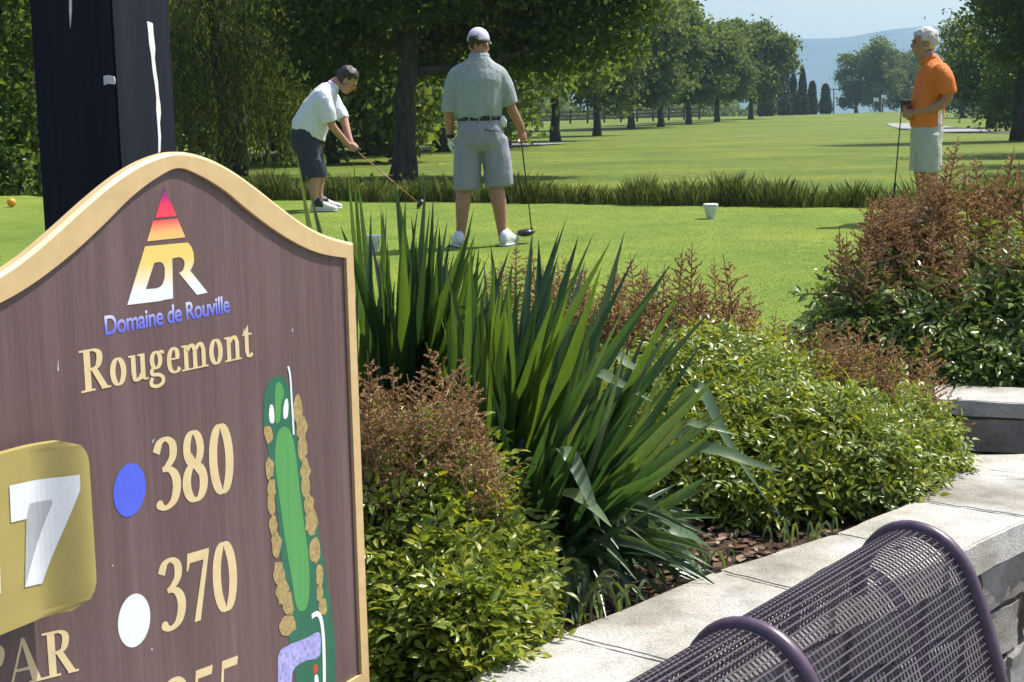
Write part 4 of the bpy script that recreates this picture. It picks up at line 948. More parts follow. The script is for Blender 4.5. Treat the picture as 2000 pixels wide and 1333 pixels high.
def round_blobs(h, lo, rx, n, seed, ry=None):
    """boughs of an uneven rounded crown: broad to near the top, some sticking out, gaps between"""
    r = random.Random(seed); out = []; cz = (h + lo) / 2; rz = (h - lo) / 2; ry = ry or rx; a0 = r.uniform(0, 6.28)
    for i in range(n):
        t = (i + .5) / n; u = (.06 + .86 * t) * 2 - 1; w = max(.25, 1 - abs(u) ** 2.8) ** .5; a = a0 + i * 2.4 + r.uniform(-.6, .6)
        k = .62 * w * r.uniform(.35, 1.25); s = r.uniform(.30, .52) * (.6 + .4 * w)
        out.append((rx * k * math.cos(a), ry * k * math.sin(a), cz + rz * u * r.uniform(.88, 1.04), rx * s, ry * s, rz * r.uniform(.18, .34)))
    return out
G_ROW = 'trees lining the far side of the fairway'
# the big dark tree whose trunk stands behind the golfers; boughs hang low to the right
bl_ = [(-1.1, .3, 4.6, 1.6, 1.7, 1.2), (.2, -.8, 4.4, 1.8, 1.6, 1.2), (1.5, -.6, 4.2, 1.8, 1.6, 1.2), (2.9, 0, 3.9, 1.6, 1.5, 1.0), (3.6, .3, 2.9, 1.0, 1.1, .8), (-.6, 1.2, 5.5, 1.9, 2.0, 1.6), (1.5, 1, 5.8, 2.4, 2.2, 1.7), (.3, 0, 7.4, 2.3, 2.2, 1.6), (3.9, .6, 5.0, 1.3, 1.4, 1.2), (-1.6, .4, 3.3, 1.0, 1.1, .8), (2.0, 1.2, 2.8, 1.1, 1.0, .7), (-.2, 2.0, 3.2, 1.6, 1.2, .9), (-1.3, 1.6, 2.5, 1.0, 1.0, .8), (1.1, 1.8, 2.4, 1.1, .9, .6), (2.8, .6, 2.5, 1.0, 1.0, .6), (4.1, .2, 3.6, .9, 1.0, .8), (.3, -1.2, 3.5, 1.5, .9, .7)]
tree('maple_tree', 'large dark maple with thick leaning trunk standing behind the two golfers at left', 'tree', 782, 27.6, 9, .215, bl_, 90000, .135, M['maple'], 1, per=30, cl=.27, lean=(.25, 0), split=.36)
# dark trees behind it
for i, (px, Y, h, rx, lo, lab) in enumerate(((640, 41, 11, 4.2, .5, 'dark shade tree filling the gap behind the bending golfer in white'), (722, 50, 12, 4.4, .7, 'dark shade tree with slim trunk just left of the big maple trunk'), (560, 47, 12, 4.6, .4, 'dark shade tree between the willow and the bending golfer'), (860, 55, 12, 4.8, .9, 'dark shade tree behind the man in the grey shirt'), (430, 52, 13, 5.5, .3, 'dark shade tree rising behind the weeping willow'), (250, 46, 12, 5.5, .2, 'dark shade tree hidden mostly behind the black post'))):
    tree('shade_tree', lab, 'tree', px, Y, h, .24, round_blobs(h, lo, rx, 15, 20 + i), 26000, .29, M['maple'], 40 + i, 'shade trees behind the tee', per=24, cl=.5)
for i, (px, Y, h, rx, lo, lab, mt) in enumerate(((985, 62, 11.5, 4.6, 1.3, 'leafy green tree rising right behind the cap of the man in grey', 'hedge2'), (1085, 74, 12.5, 4.8, 1.6, 'bright green tree on the right of the standing man in grey', 'hedge2'), (1165, 92, 12.5, 3.7, 1.9, 'tall tree at the near end of the far fairway row', 'ash'))):
    M['hedge2'] = M.get('hedge2') or lm('sunny_leaves', (0.080, 0.138, 0.036), (0.145, 0.217, 0.051), (0.275, 0.319, 0.087), clump=.35, trans=.45)
    tree('shade_tree', lab, 'tree', px, Y, h, .22, round_blobs(h, lo, rx, 16, 60 + i), 27000, .31, M[mt], 70 + i, 'shade trees beside the fairway', per=22, cl=.42)
for i, (px, Y, h, rx, lo, lab) in enumerate(((1232, 118, 11.2, 4.4, 2.1, 'full grey-green tree, first of the far row left of the gap with sky'), (1290, 126, 10.4, 3.8, 2.1, 'narrow grey-green tree in the far row, behind its first tree'), (1345, 138, 9.5, 3.9, 2.1, 'rounded grey-green tree in the middle of the far fairway row'), (1400, 150, 9.9, 4.0, 2.1, 'grey-green tree next to the last one of the far fairway row'), (1466, 165, 10.4, 4.2, 2.1, 'last and loosest tree of the far row, with sky showing through its side'))):
    tree('ash_tree', lab, 'tree', px, Y, h, .26, round_blobs(h, lo, rx, 18, 100 + i), 22000, .46, M['ash'], 110 + i, G_ROW, per=18, cl=.45)
for i, (px, Y, h, rx, lab) in enumerate(((1672, 268, 11.8, 3.6, 'far rounded tree, left lobe of the hazy clump before the mountain'), (1720, 262, 12.8, 4.4, 'far rounded tree in the middle of the hazy clump before the mountain'), (1770, 270, 11.4, 4.0, 'far rounded tree, right lobe of the hazy clump beside the orange shirt'))):
    tree('ash_tree', lab, 'tree', px, Y, h, .3, round_blobs(h, 0.8, rx, 10, 130 + i), 7000, .5, M['ash'], 140 + i, 'hazy clump of trees at the far end of the fairway', per=16, cl=.5)
# right side
tree('maple_tree', 'big dark maple cut off by the right edge of the picture', 'tree', 1995, 52, 12, .3, [(-.2, 0, 8.2, 2.2, 2.2, 2.4), (-.6, -.3, 5.6, 1.7, 1.6, 1.5), (1.2, 0, 6.0, 2.4, 2.2, 2.2), (-.9, -.2, 3.9, 1.0, 1.2, 1.1), (.6, -.6, 3.2, 1.5, 1.4, 1.2), (2.4, 0, 4.2, 2.2, 2.0, 2.0), (1.5, .5, 9.5, 2.5, 2.4, 2.2)], 34000, .17, M['maple'], 150, per=26, cl=.32, split=.3)
tree('shade_tree', 'smaller dark tree under the big maple at the right, behind the cart path', 'tree', 1935, 92, 8.2, .22, round_blobs(8.2, .5, 2.9, 10, 151), 12000, .26, M['maple'], 152, 'trees beyond the cart path', per=20, cl=.4)
tree('shade_tree', 'hazy low tree right behind the man in orange, above the cart path', 'tree', 1880, 150, 7.6, .2, round_blobs(7.6, .4, 3.6, 9, 153), 9000, .3, M['ash'], 154, 'trees beyond the cart path', per=18, cl=.4)
tree('shade_tree', 'dark tree at the right edge below the big maple', 'tree', 2010, 75, 7, .2, round_blobs(7, .3, 3.0, 10, 155), 12000, .22, M['maple'], 156, 'trees beyond the cart path', per=20, cl=.4)
for i, (x, y, h) in enumerate(((12.5, 24.5, 8), (14.5, 29, 9), (15.5, 36, 9))):
    tree('shade_tree', ('shade tree just outside the right edge, nearest the tee', 'shade tree outside the right edge, middle one casting shade on the fairway', 'shade tree outside the right edge, far one casting shade on the fairway')[i], 'tree', 0, y, h, .2, round_blobs(h, 2, 3.0, 10, 157 + i), 8000, .22, M['maple'], 160 + i, 'shade trees right of the fairway', per=20, cl=.4, x=x)
# columnar cedars
for i, (px, Y, h, w, lab) in enumerate(((1497, 195, 3.9, 1.15, 'short broad dark cedar at the left end of the far cedar row'), (1532, 205, 6.4, 1.0, 'dark columnar cedar, tall one left of the tallest spire'), (1549, 212, 5.6, .75, 'slim dark cedar squeezed just left of the tallest spire'), (1567, 208, 6.3, .95, 'tallest dark cedar spire with narrow tip at the far end of the fairway'), (1586, 218, 4.6, .85, 'dark cedar just right of the tallest spire'), (1612, 225, 4.3, 1.0, 'dark rounded cedar standing alone left of the utility pole'))):
    X = at(px, 240, Y).x; root = tag(empty('cedar_tree', (X, Y, gz(X, Y))), lab, 'tree', 'columnar cedars far down the fairway'); rg = np.random.default_rng(170 + i)
    MB().tube([(0, 0, -.1), (0, 0, h * .6)], [.14, .05], 7).obj('trunk', M['bark'], root, True)
    t = rg.uniform(0, 1, 2600) ; a = rg.uniform(0, 6.28, 2600); prof_t = np.where(t < .12, .75 + 2 * t, np.clip((1 - t) / .88, 0, 1) ** (.38 if i != 3 else .6)); r_ = w * prof_t * rg.uniform(.55, 1.08, 2600) * (1 + .12 * np.sin(9 * t + a * 2))
    P = np.stack([r_ * np.cos(a), r_ * np.sin(a), .05 + t * h * 1.02], 1)
    dobj('crown', poly_np('crown', soup(P, .32, .5, rg, -1.2), 4, M['cedar']), root)['kind'] = 'stuff'
# bright leafy hedge at the far left
X0, Y0 = at(20, 240, 22).x, 22.0
root = tag(empty('hedge_shrub', (X0, Y0, gz(X0, Y0))), 'tall sunlit leafy shrub left of the black post', 'shrub')
rg = np.random.default_rng(181)
hb = [(-.8, .2, .8, 1.1, .8, .9), (.0, 0, .9, .8, .7, 1.0), (-.3, .3, 2.2, 1.3, .9, 1.1), (.15, .2, 3.2, .8, .8, 1.0), (-1.0, .3, 3.4, 1.2, .9, 1.2), (-.2, .4, 4.4, 1.2, .9, 1.2)]
dobj('foliage', poly_np('foliage', soup(crown_pts(hb, 17000, 14, .13, rg), .12, .6, rg, .2), 4, M['hedge']), root)['kind'] = 'stuff'
for k in range(5): MB().tube([(-.9 + .3 * k, .3, -.1), (-.8 + .25 * k, .3, 1.6), (-.9 + .33 * k, .35, 3.4)], [.05, .035, .012], 6).obj('stem', M['bark'], root, True)
# weeping willow
X0, Y0 = at(440, 240, 31).x, 31.0
root = tag(empty('willow_tree', (X0, Y0, gz(X0, Y0))), 'weeping willow with long hanging strands right of the black post', 'tree')
MB().tube([(0, .4, -.2), (.1, .4, 1.2), (-.1, .4, 2.6), (.1, .4, 4.6)], [.36, .28, .24, .16], 10).obj('trunk', M['bark'], root, True)
rg = np.random.default_rng(190); rr = random.Random(190); lb = MB(); Vs = []
for k in range(520):
    a = rr.uniform(0, 6.283); q = rr.uniform(.12, 1) ** .5; sx, sy = 1.75 * q * math.cos(a), 1.5 * q * math.sin(a); top = 2.2 + 3.6 * math.sqrt(max(0, 1 - q * q)) * rr.uniform(.6, 1) + rr.uniform(-1.3, .4)
    ln = min(top - .25, rr.uniform(1.4, 3.6)); m = int(ln / .055)
    if k < 40: lb.tube(crom([(0, .4, 2.6 + rr.uniform(0, 1.8)), (sx * .6, .4 + (sy - .4) * .6, top + .15), (sx, sy, top)], 3), [.06, .05, .04, .03, .025, .02, .012], 5)
    t = np.linspace(0, 1, m); sway = rr.uniform(-.35, .35)
    Pk = np.stack([sx * (1 + .12 * np.sqrt(t)) + sway * t * t * .5 + .03 * np.sin(t * 9 + k), sy * (1 + .12 * np.sqrt(t)) + .03 * np.cos(t * 8), top - ln * t], 1) + rg.normal(size=(m, 3)) * .028
    Vs.append(Pk)
lb.obj('limb', M['bark'], root, True)
Pk = np.concatenate(Vs); dobj('crown', poly_np('crown', soup(Pk, .17, .2, rg, 2.2), 4, M['willow']), root)['kind'] = 'stuff'
# low undergrowth in the shade behind the tee
n = 5200; xx = rng.uniform(-9.5, -.9, n); P = np.stack([xx, edge_y(0) + 1.4 + rng.uniform(0, 2.4, n) - .4375 * xx, np.zeros(n)], 1)
for p in P: p[2] = gz(p[0], p[1]) + abs(rng.normal()) * .22
o = dobj('undergrowth', poly_np('undergrowth', soup(P, .085, .6, rng, .2), 4, M['maple'])); o['kind'] = 'stuff'
# far hedge bank behind the fence and between the trunks
n = 16000; P = np.stack([rng.uniform(-60, 62, n), rng.uniform(300, 330, n), np.zeros(n)], 1)
hh_ = 4 + 2.2 * np.sin(P[:, 0] * .21) + 1.6 * np.sin(P[:, 0] * .57 + 2); P[:, 2] = 1 + rng.uniform(0, 1, n) * hh_
o = dobj('distant_woods', poly_np('distant_woods', soup(P, 1.1, .7, rng, 0), 4, M['ash'])); o['kind'] = 'stuff'
# paddock fence
M['fence'] = simple('dark_fence_wood', (.05, .045, .04), .9, .2, 6)
fence = tag(empty('paddock_fence', (0, 0, 0)), 'long dark three-rail wooden fence running under the trees', 'fence')
fa, fb = Vector((-20, 140, 0)), Vector((22, 172, 0)); nf = 22
fp = [fa.lerp(fb, i / nf) for i in range(nf + 1)]; fp = [Vector((p.x, p.y, gz(p.x, p.y))) for p in fp]
pm = MB().box((0, 0, .72), (.2, .2, 1.64)).obj('post', M['fence'], fence); pm.location = fp[0]
for p in fp[1:]: q = pm.copy(); q.location = p; link(q, fence)
for a, b in zip(fp, fp[1:]):
    for h in (.45, .85, 1.25):
        d_ = b - a; MB().box((a + b) / 2 + Vector((0, -.12, h)), (d_.length, .05, .17), math.atan2(d_.y, d_.x)).obj('rail', M['fence'], fence)
# utility pole, flags
X = at(1628, 240, 285).x; up = tag(empty('utility_pole', (X, 285, gz(X, 285))), 'slim utility pole with a crossarm beside the far clump of trees', 'pole')
MB().tube([(0, 0, -.3), (0, 0, 4.9)], [.14, .1], 8).obj('pole_shaft', M['fence'], up, True); MB().box((0, -.14, 4.6), (2.2, .12, .14)).obj('crossarm', M['fence'], up)
for s in (-.95, -.4, .4, .95): MB().tube([(s, -.14, 4.67), (s, -.14, 4.85)], .05, 6).obj('insulator', M['fence'], up)
M['cloth'] = simple('white_flag_cloth', (.8, .8, .8), .8, .03, 20)
for i, (px, h, lab) in enumerate(((1706, 2.35, 'white flag before the far tree clump, the left and lower one'), (1721, 2.75, 'white flag before the far tree clump, the right and higher one'))):
    X = at(px, 240, 232).x; fl = tag(empty('golf_flag', (X, 232, gz(X, 232))), lab, 'flag', 'golf flags at the far green')
    MB().tube([(0, 0, -.1), (0, 0, h)], .03, 6).obj('flagstick', M['white'], fl)
    v = [(x_ * .75, .10 * math.sin(x_ * 5), h - .05 - z_ * .55 - .1 * x_) for z_ in (0, .5, 1) for x_ in (0, .25, .5, .75, 1)]
    mobj('flag', v, [(j * 5 + k, j * 5 + k + 1, j * 5 + k + 6, j * 5 + k + 5) for j in range(2) for k in range(4)], M['cloth'], fl, True)

# ------------------------------------------------------------------ shrubs with brown plumes
M['leafA'] = lm('golden_green_leaves', (0.102, 0.162, 0.024), (0.192, 0.264, 0.037), (0.481, 0.456, 0.060), trans=.34, rough=.36, spec=.55, clump=9)
M['leafB'] = lm('dark_green_leaves', (0.070, 0.126, 0.034), (0.140, 0.217, 0.045), (0.266, 0.337, 0.070), trans=.35, rough=.34, spec=.6, clump=5)
M['stem'] = simple('green_brown_stem', (.11, .10, .045), .8, .2, 30, bmp=0)
M['plume'] = lm('dry_plume', (.20, .120, .066), (.34, .218, .125), (.50, .36, .22), trans=.25, rough=.8, spec=.1)
def leaflet(p, d, up, L_, w):
    """six-point leaflet folded along its midrib"""
    d = d.normalized(); s = d.cross(up).normalized(); n_ = s.cross(d)
    return [p, p + d * L_ * .35 + s * w + n_ * w * .35, p + d * L_ * .7 + s * w * .7 + n_ * w * .2, p + d * L_ - n_ * L_ * .12, p + d * L_ * .7 - s * w * .7 + n_ * w * .2, p + d * L_ * .35 - s * w + n_ * w * .35, p + d * L_ * .5]
LF = [(0, 1, 6), (1, 2, 6), (2, 3, 6), (3, 4, 6), (4, 5, 6), (5, 0, 6)]
def spray_mesh(name, seed, mats, k=6, L0=.030):
    """a twig along +Z carrying compound leaves"""
    r = random.Random(seed); mb = MB(); st = MB()
    for q in range(k):
        a = q * 2.4 + r.uniform(-.4, .4); z = .015 + .10 * q / k; el = r.uniform(.2, .9); d = Vector((math.cos(a) * math.cos(el), math.sin(a) * math.cos(el), math.sin(el))); o = Vector((0, 0, z)); ln = r.uniform(.05, .085)
        side = d.cross(Vector((0, 0, 1))).normalized(); upv = side.cross(d).normalized()
        st.tube([o, o + d * ln], [.0012, .0007], 3, False)
        for j, (t, sg) in enumerate(((.45, 1), (.45, -1), (.78, 1), (.78, -1), (1, 0))):
            dd = (d * .6 + side * sg * .9 + Vector((0, 0, r.uniform(-.25, .15)))) if sg else d + Vector((0, 0, -.2)); tw = upv + side * r.uniform(-.5, .5)
            l = L0 * r.uniform(.75, 1.2) * (1.15 if not sg else 1); mb.add(leaflet(o + d * ln * t, dd, tw, l, l * .21), LF)
    nl = len(mb.f); st.tube([(0, 0, -.06), (0, 0, .09)], [.0022, .0012], 3, False); mb.add(st.v, st.f)
    me = mesh(name, mb.v, mb.f, mats[0]); me.materials.append(mats[1]); 
    for p in me.polygons[nl:]: p.material_index = 1
    return me
def plume_mesh(seed):
    """dry flower panicle, one unit tall: a stem with knobbly upswept finger branches and husks"""
    r = random.Random(seed); mb = MB()
    mb.tube([(0, 0, -.22), (0, 0, .5), (r.uniform(-.04, .04), r.uniform(-.04, .04), 1.02)], [.011, .009, .004], 4, False)
    n = 30
    for k in range(n):
        t = (k / n) ** .95; a = k * 2.4 + r.uniform(-.4, .4); ln = (.34 * (1 - t) ** .8 + .04) * r.uniform(.55, 1.15); el = r.uniform(.1, .75)
        d = Vector((math.cos(a) * math.cos(el), math.sin(a) * math.cos(el), math.sin(el))); o = Vector((0, 0, .02 + .92 * t)); m = max(3, int(ln / .032)); P = []; q = []
        for j in range(m + 1):
            P.append(o + d * ln * j / m + Vector((r.gauss(0, .004), r.gauss(0, .004), .10 * ln * (j / m) ** 2))); q.append((.0095 - .005 * j / m) * (r.uniform(.55, 1.35)))
        mb.tube(P, q, 4, False)
        for j in range(int(ln / .0075)):
            c = o.lerp(P[-1], r.uniform(.15, 1)); u = Vector((r.gauss(0, 1), r.gauss(0, 1), r.gauss(.4, 1))).normalized(); w = u.cross(Vector((r.gauss(0, 1), r.gauss(0, 1), r.gauss(0, 1)))).normalized(); s = r.uniform(.009, .019)
            c += u * .013; mb.add([c - u * s, c + w * s * .5, c + u * s, c - w * s * .5], [(0, 1, 2, 3)])
    return mesh('flower_plume', mb.v, mb.f, M['plume'])
PLM = [plume_mesh(300 + i) for i in range(6)]
SPA = [spray_mesh('leaf_spray', 320 + i, (M['leafA'], M['stem'])) for i in range(8)]
SPB = [spray_mesh('leaf_spray', 340 + i, (M['leafB'], M['stem'])) for i in range(8)]
def look(d, roll): return d.to_track_quat('Z', 'Y').to_matrix().to_4x4() @ Matrix.Rotation(roll, 4, 'Z')
def np_of(me):
    v = np.zeros(len(me.vertices) * 3); me.vertices.foreach_get('co', v); return v.reshape(-1, 3), [tuple(p.vertices) for p in me.polygons if p.material_index == 0]
def shrub(label, lobes, sprays, n_part, n_fill, plumes, seed, scale=1.0, keep=None, fillk=1.0):
    c0 = Vector((sum(l[0] for l in lobes) / len(lobes), sum(l[1] for l in lobes) / len(lobes), 0))
    root = tag(empty('plume_shrub', c0), label, 'shrub', 'shrubs with dry brown plumes'); r = random.Random(seed)
    area = [(l[3] * l[4] + l[3] * l[5] + l[4] * l[5]) for l in lobes]
    def pick(front):
        while True:
            l = r.choices(lobes, area)[0]; d = Vector((r.gauss(0, 1), r.gauss(-.9 if front else 0, 1), r.gauss(.45, 1))).normalized()
            k = r.uniform(.78, 1.10) if front else r.uniform(.45, .98)
            p = Vector((l[0] + d.x * l[3] * k, l[1] + d.y * l[4] * k, l[2] + d.z * l[5] * k)); p += noise.noise_vector(p * 6) * .03
            if p.z < .01 or (keep and not keep(p)): continue
            if front and any(o is not l and ((p.x - o[0]) / o[3]) ** 2 + ((p.y - o[1]) / o[4]) ** 2 + ((p.z - o[2]) / o[5]) ** 2 < .72 for o in lobes): continue
            return p, d
    def place(front):
        p, d = pick(front); dv = (d + Vector((r.gauss(0, .35), r.gauss(0, .35), .55 + r.gauss(0, .3)))).normalized(); s = scale * r.uniform(.75, 1.2)
        return Matrix.Translation(p - c0 - dv * .05 * s) @ look(dv, r.uniform(0, 6.28)) @ Matrix.Scale(s, 4)
    for _ in range(n_part): dobj('leaf_spray', r.choice(sprays), root, place(True))
    base = [np_of(m) for m in sprays]; Vv = []; Ff = []; off = 0
    for _ in range(n_fill):
        v, f = base[r.randrange(len(base))]; m = place(r.random() < .45 * fillk); mm = np.array(m); w = v @ mm[:3, :3].T + mm[:3, 3]; Vv.append(w); Ff += [tuple(i + off for i in q) for q in f]; off += len(v)
    V_ = np.concatenate(Vv); V3 = V_[np.array(Ff).reshape(-1)].reshape(-1, 3, 3)
    me = bpy.data.meshes.new('foliage'); me.from_pydata(V_.tolist(), [], Ff); me.materials.append(sprays[0].materials[0]); dobj('foliage', me, root)['kind'] = 'stuff'
    sb = MB()
    for _ in range(30):
        l = r.choice(lobes); e = Vector((l[0] + r.uniform(-.5, .5) * l[3], l[1] + r.uniform(-.3, .6) * l[4], max(.05, l[2] + r.uniform(.1, .7) * l[5] * .8))) - c0
        if keep and not keep(e + c0 + Vector((0, -.06, 0))): continue
        b0 = Vector((e.x * .8 + r.uniform(-.05, .05), e.y * .8, -.03)); sb.tube([b0, b0.lerp(e, .5) + Vector((0, 0, .05)), e], [.005, .004, .002], 4, False)
    so = sb.obj('stem', M['stem'], root)
    for (p, h) in plumes:
        dv = Vector((r.gauss(0, .13), r.gauss(0, .13), 1)).normalized(); w = r.uniform(.9, 1.25)
        dobj('flower_plume', r.choice(PLM), root, Matrix.Translation(p - c0 - dv * h) @ look(dv, r.uniform(0, 6.28)) @ Matrix.Diagonal((h * w, h * w, h, 1)))
    return root
def tips(px, Y, h, jy=.1, seed=0, hv=.25):
    r = random.Random(seed); return [(at(x, y, Y + r.uniform(-jy, jy)), h * r.uniform(1 - hv, 1 + hv)) for x, y in px]
def rtips(n, x0, x1, ylo, yhi, Y, h, seed, jy=.2):
    r = random.Random(seed); out = []
    for _ in range(n):
        x = r.uniform(x0, x1); t = (x - x0) / (x1 - x0); y = (ylo[0] + (ylo[1] - ylo[0]) * t) + r.random() * ((yhi[0] + (yhi[1] - yhi[0]) * t) - (ylo[0] + (ylo[1] - ylo[0]) * t)); out.append((at(x, y, Y + r.uniform(-jy, jy)), h * r.uniform(.75, 1.25)))
    return out
nosign = lambda p: ((p - S0).dot(sn) < -.05 or (p - S0).dot(sd) > .60) and behind_wall(p.x, p.y - .02)
plA = tips([(728, 690), (768, 712), (798, 735), (838, 672), (822, 715), (882, 722), (905, 755), (932, 738), (712, 745), (748, 755), (862, 785), (952, 850), (790, 790), (762, 780), (925, 800), (965, 880), (720, 800), (845, 745), (885, 820), (815, 800), (735, 735), (905, 690), (780, 745), (850, 830), (700, 715), (940, 820)], 2.84, .17, .10, 1)
plA += rtips(8, 705, 960, (760, 800), (840, 860), 2.84, .16, 12, .10)
shrub('golden green shrub tucked behind the right edge of the brown sign', [(-.24, 2.98, .03, .28, .30, .30), (-.14, 2.82, .0, .18, .2, .25), (-.10, 2.70, -.03, .11, .15, .17), (-.14, 2.62, -.04, .14, .13, .20), (-.13, 2.56, -.06, .11, .1, .14), (-.11, 2.50, -.08, .10, .08, .12), (-.2, 2.6, -.08, .14, .09, .15)], SPA, 300, 1300, plA, 401, .82, nosign)
plB = tips([(1690, 618), (1742, 655), (1806, 648), (1722, 700), (1662, 675), (1782, 690), (1640, 650), (1700, 660), (1765, 720), (1735, 745), (1690, 720), (1812, 700), (1600, 640), (1650, 620), (1715, 640), (1670, 740), (1750, 690), (1700, 775)], 4.25, .22, .16, 2)
plB += rtips(14, 1440, 1620, (590, 620), (680, 720), 4.45, .2, 15)
plB += rtips(26, 1610, 1820, (640, 660), (760, 770), 4.2, .2, 13)
shrub('rounded green shrub on the coping between the sword-leaf plant and the rear wall', [(.60, 4.25, .05, .34, .40, .28), (.90, 4.14, -.03, .30, .30, .25), (1.05, 3.98, -.06, .15, .18, .22), (.80, 3.88, -.02, .28, .26, .26), (.5, 3.95, -.02, .24, .28, .27), (.62, 3.74, -.05, .2, .15, .2), (.42, 3.8, -.06, .15, .15, .16)], SPA[:5] + SPB[:3], 300, 2100, plB, 402, .8, lambda p: behind_wall(p.x, p.y - .04))
plE = tips([(1330, 485), (1300, 520), (1392, 508), (1424, 500), (1440, 570), (1352, 555), (1262, 515), (1230, 500), (1300, 560), (1375, 545), (1410, 560), (1465, 600), (1320, 590), (1390, 600), (1500, 640), (1430, 610), (1350, 475), (1245, 560), (1280, 600), (1345, 640), (1530, 665), (1415, 650)], 5.0, .27, .15, 3) + tips([(1010, 478), (982, 560), (1062, 515), (1180, 555), (1100, 500), (960, 520), (1130, 520), (1035, 490), (1200, 520), (1150, 560), (990, 620)], 5.2, .26, .15, 4)
plE += rtips(30, 1200, 1500, (520, 560), (660, 690), 4.95, .25, 9) + rtips(30, 960, 1260, (500, 520), (640, 620), 5.15, .25, 10)
shrub('shrub crowded with brown plumes between the sword-leaf plant and the lawn', [(.55, 5.05, -.03, .42, .32, .22), (.2, 5.2, -.04, .5, .3, .2), (.92, 4.75, -.06, .28, .3, .2), (-.2, 5.2, -.04, .4, .3, .2)], SPA[:3] + SPB[:5], 300, 1100, plE, 403, 1.1)
plC = rtips(32, 1640, 2010, (440, 330), (520, 480), 5.75, .30, 5) + rtips(26, 1720, 2020, (400, 330), (430, 420), 6.0, .32, 6) + tips([(1790, 330), (1872, 268), (1905, 300), (1842, 345), (1978, 290), (1850, 310), (1735, 395), (1700, 410), (1760, 372), (1640, 445), (1655, 470), (1950, 330), (1885, 330), (1822, 360), (1990, 320)], 5.85, .38, .15, 7)
plC += rtips(26, 1690, 1850, (375, 330), (430, 390), 5.8, .3, 14)
plC += rtips(24, 1690, 2030, (430, 360), (600, 520), 5.55, .26, 8)
shrub('big dark green shrub behind the rear wall, topped with brown plumes', [(1.50, 5.75, .02, .34, .42, .36), (1.92, 5.72, .06, .42, .42, .40), (2.45, 5.8, .06, .5, .45, .42), (1.34, 5.6, -.02, .26, .28, .24), (1.7, 5.45, .0, .35, .22, .26), (2.2, 5.45, .0, .4, .22, .28)], SPB, 300, 2000, plC, 404, 1.2, lambda p: p.y > ra.y + .26 + (p.x - ra.x) * rdv.y / rdv.x)

# ------------------------------------------------------------------ sword-leaf plants
def blade_mat(name, a, b_, c, trans, rough, spec):
    m, nt, b = new_mat(name); oi = nd(nt, 'ShaderNodeObjectInfo').outputs['Random']
    col = ramp(nt, [(0, a), (.55, b_), (1, c)], oi); st = noise_tex(nt, 1, 3, .5, stretch=(240, 240, 3))
    mx = nd(nt, 'ShaderNodeMix', data_type='RGBA', blend_type='MULTIPLY'); mx.inputs[0].default_value = .6; nt.links.new(col, mx.inputs[6]); nt.links.new(ramp(nt, [(.3, (.72, .72, .75)), (.7, (1.15, 1.15, 1.1))], st), mx.inputs[7])
    nt.links.new(mx.outputs[2], b.inputs['Base Color']); b.inputs['Roughness'].default_value = rough; b.inputs['Specular IOR Level'].default_value = spec; bump(nt, b, st, .2, .001)
    t = nd(nt, 'ShaderNodeBsdfTranslucent'); mc = nd(nt, 'ShaderNodeMix', data_type='RGBA', blend_type='MULTIPLY'); mc.inputs[0].default_value = 1; nt.links.new(mx.outputs[2], mc.inputs[6]); mc.inputs[7].default_value = (1.7, 1.5, .5, 1); nt.links.new(mc.outputs[2], t.inputs[0])
    ms = nd(nt, 'ShaderNodeMixShader'); ms.inputs[0].default_value = trans; nt.links.new(b.outputs[0], ms.inputs[1]); nt.links.new(t.outputs[0], ms.inputs[2]); nt.links.new(ms.outputs[0], nt.nodes['Material Output'].inputs[0]); return m
M['sword'] = blade_mat('sword_leaf', (.020, .055, .030), (.040, .095, .038), (.10, .175, .036), .42, .30, .65)
M['dry'] = blade_mat('withered_leaf', (.20, .15, .08), (.30, .23, .12), (.38, .31, .18), .25, .7, .2)
M['pale'] = blade_mat('pale_strap_leaf', (.10, .17, .085), (.15, .22, .11), (.21, .27, .13), .3, .4, .5)
def sword(root, base, tip, w, bow=(0, 0, 0), sag=0.0, mat='sword', face=None, nseg=12, name='leaf'):
    """a long keeled blade from base to tip; bow pushes its middle, sag bends the outer part down"""
    base, tip = Vector(base), Vector(tip); L_ = (tip - base).length; v = []; ctr_ = Vector(base); P = []
    for i in range(nseg + 1):
        t = i / nseg; p = base.lerp(tip, t) + Vector(bow) * math.sin(math.pi * t); p.z += sag * (1 - (2 * t - .55) ** 2 if t > .1 else t * 5); P.append(p)
    P[0] = base
    for i, p in enumerate(P):
        t = i / nseg; tg = (P[min(i + 1, nseg)] - P[max(i - 1, 0)]).normalized()
        fc = Vector(face) if face else Vector((0, -1, .25)); s = tg.cross(fc).normalized(); n_ = s.cross(tg)
        hw = w / 2 * (.62 + .38 * min(1, t / .4)) * (1 if t < .5 else max(0.02, 1 - ((t - .5) / .5) ** 1.8)); kl = hw * .55
        v += [p - s * hw + n_ * kl, p, p + s * hw + n_ * kl]
    f = []
    for i in range(nseg): k = 3 * i; f += [(k, k + 1, k + 4, k + 3), (k + 1, k + 2, k + 5, k + 4)]
    mobj(name, [p - root.location for p in v], f, M[mat], root, True)
rs = random.Random(77)
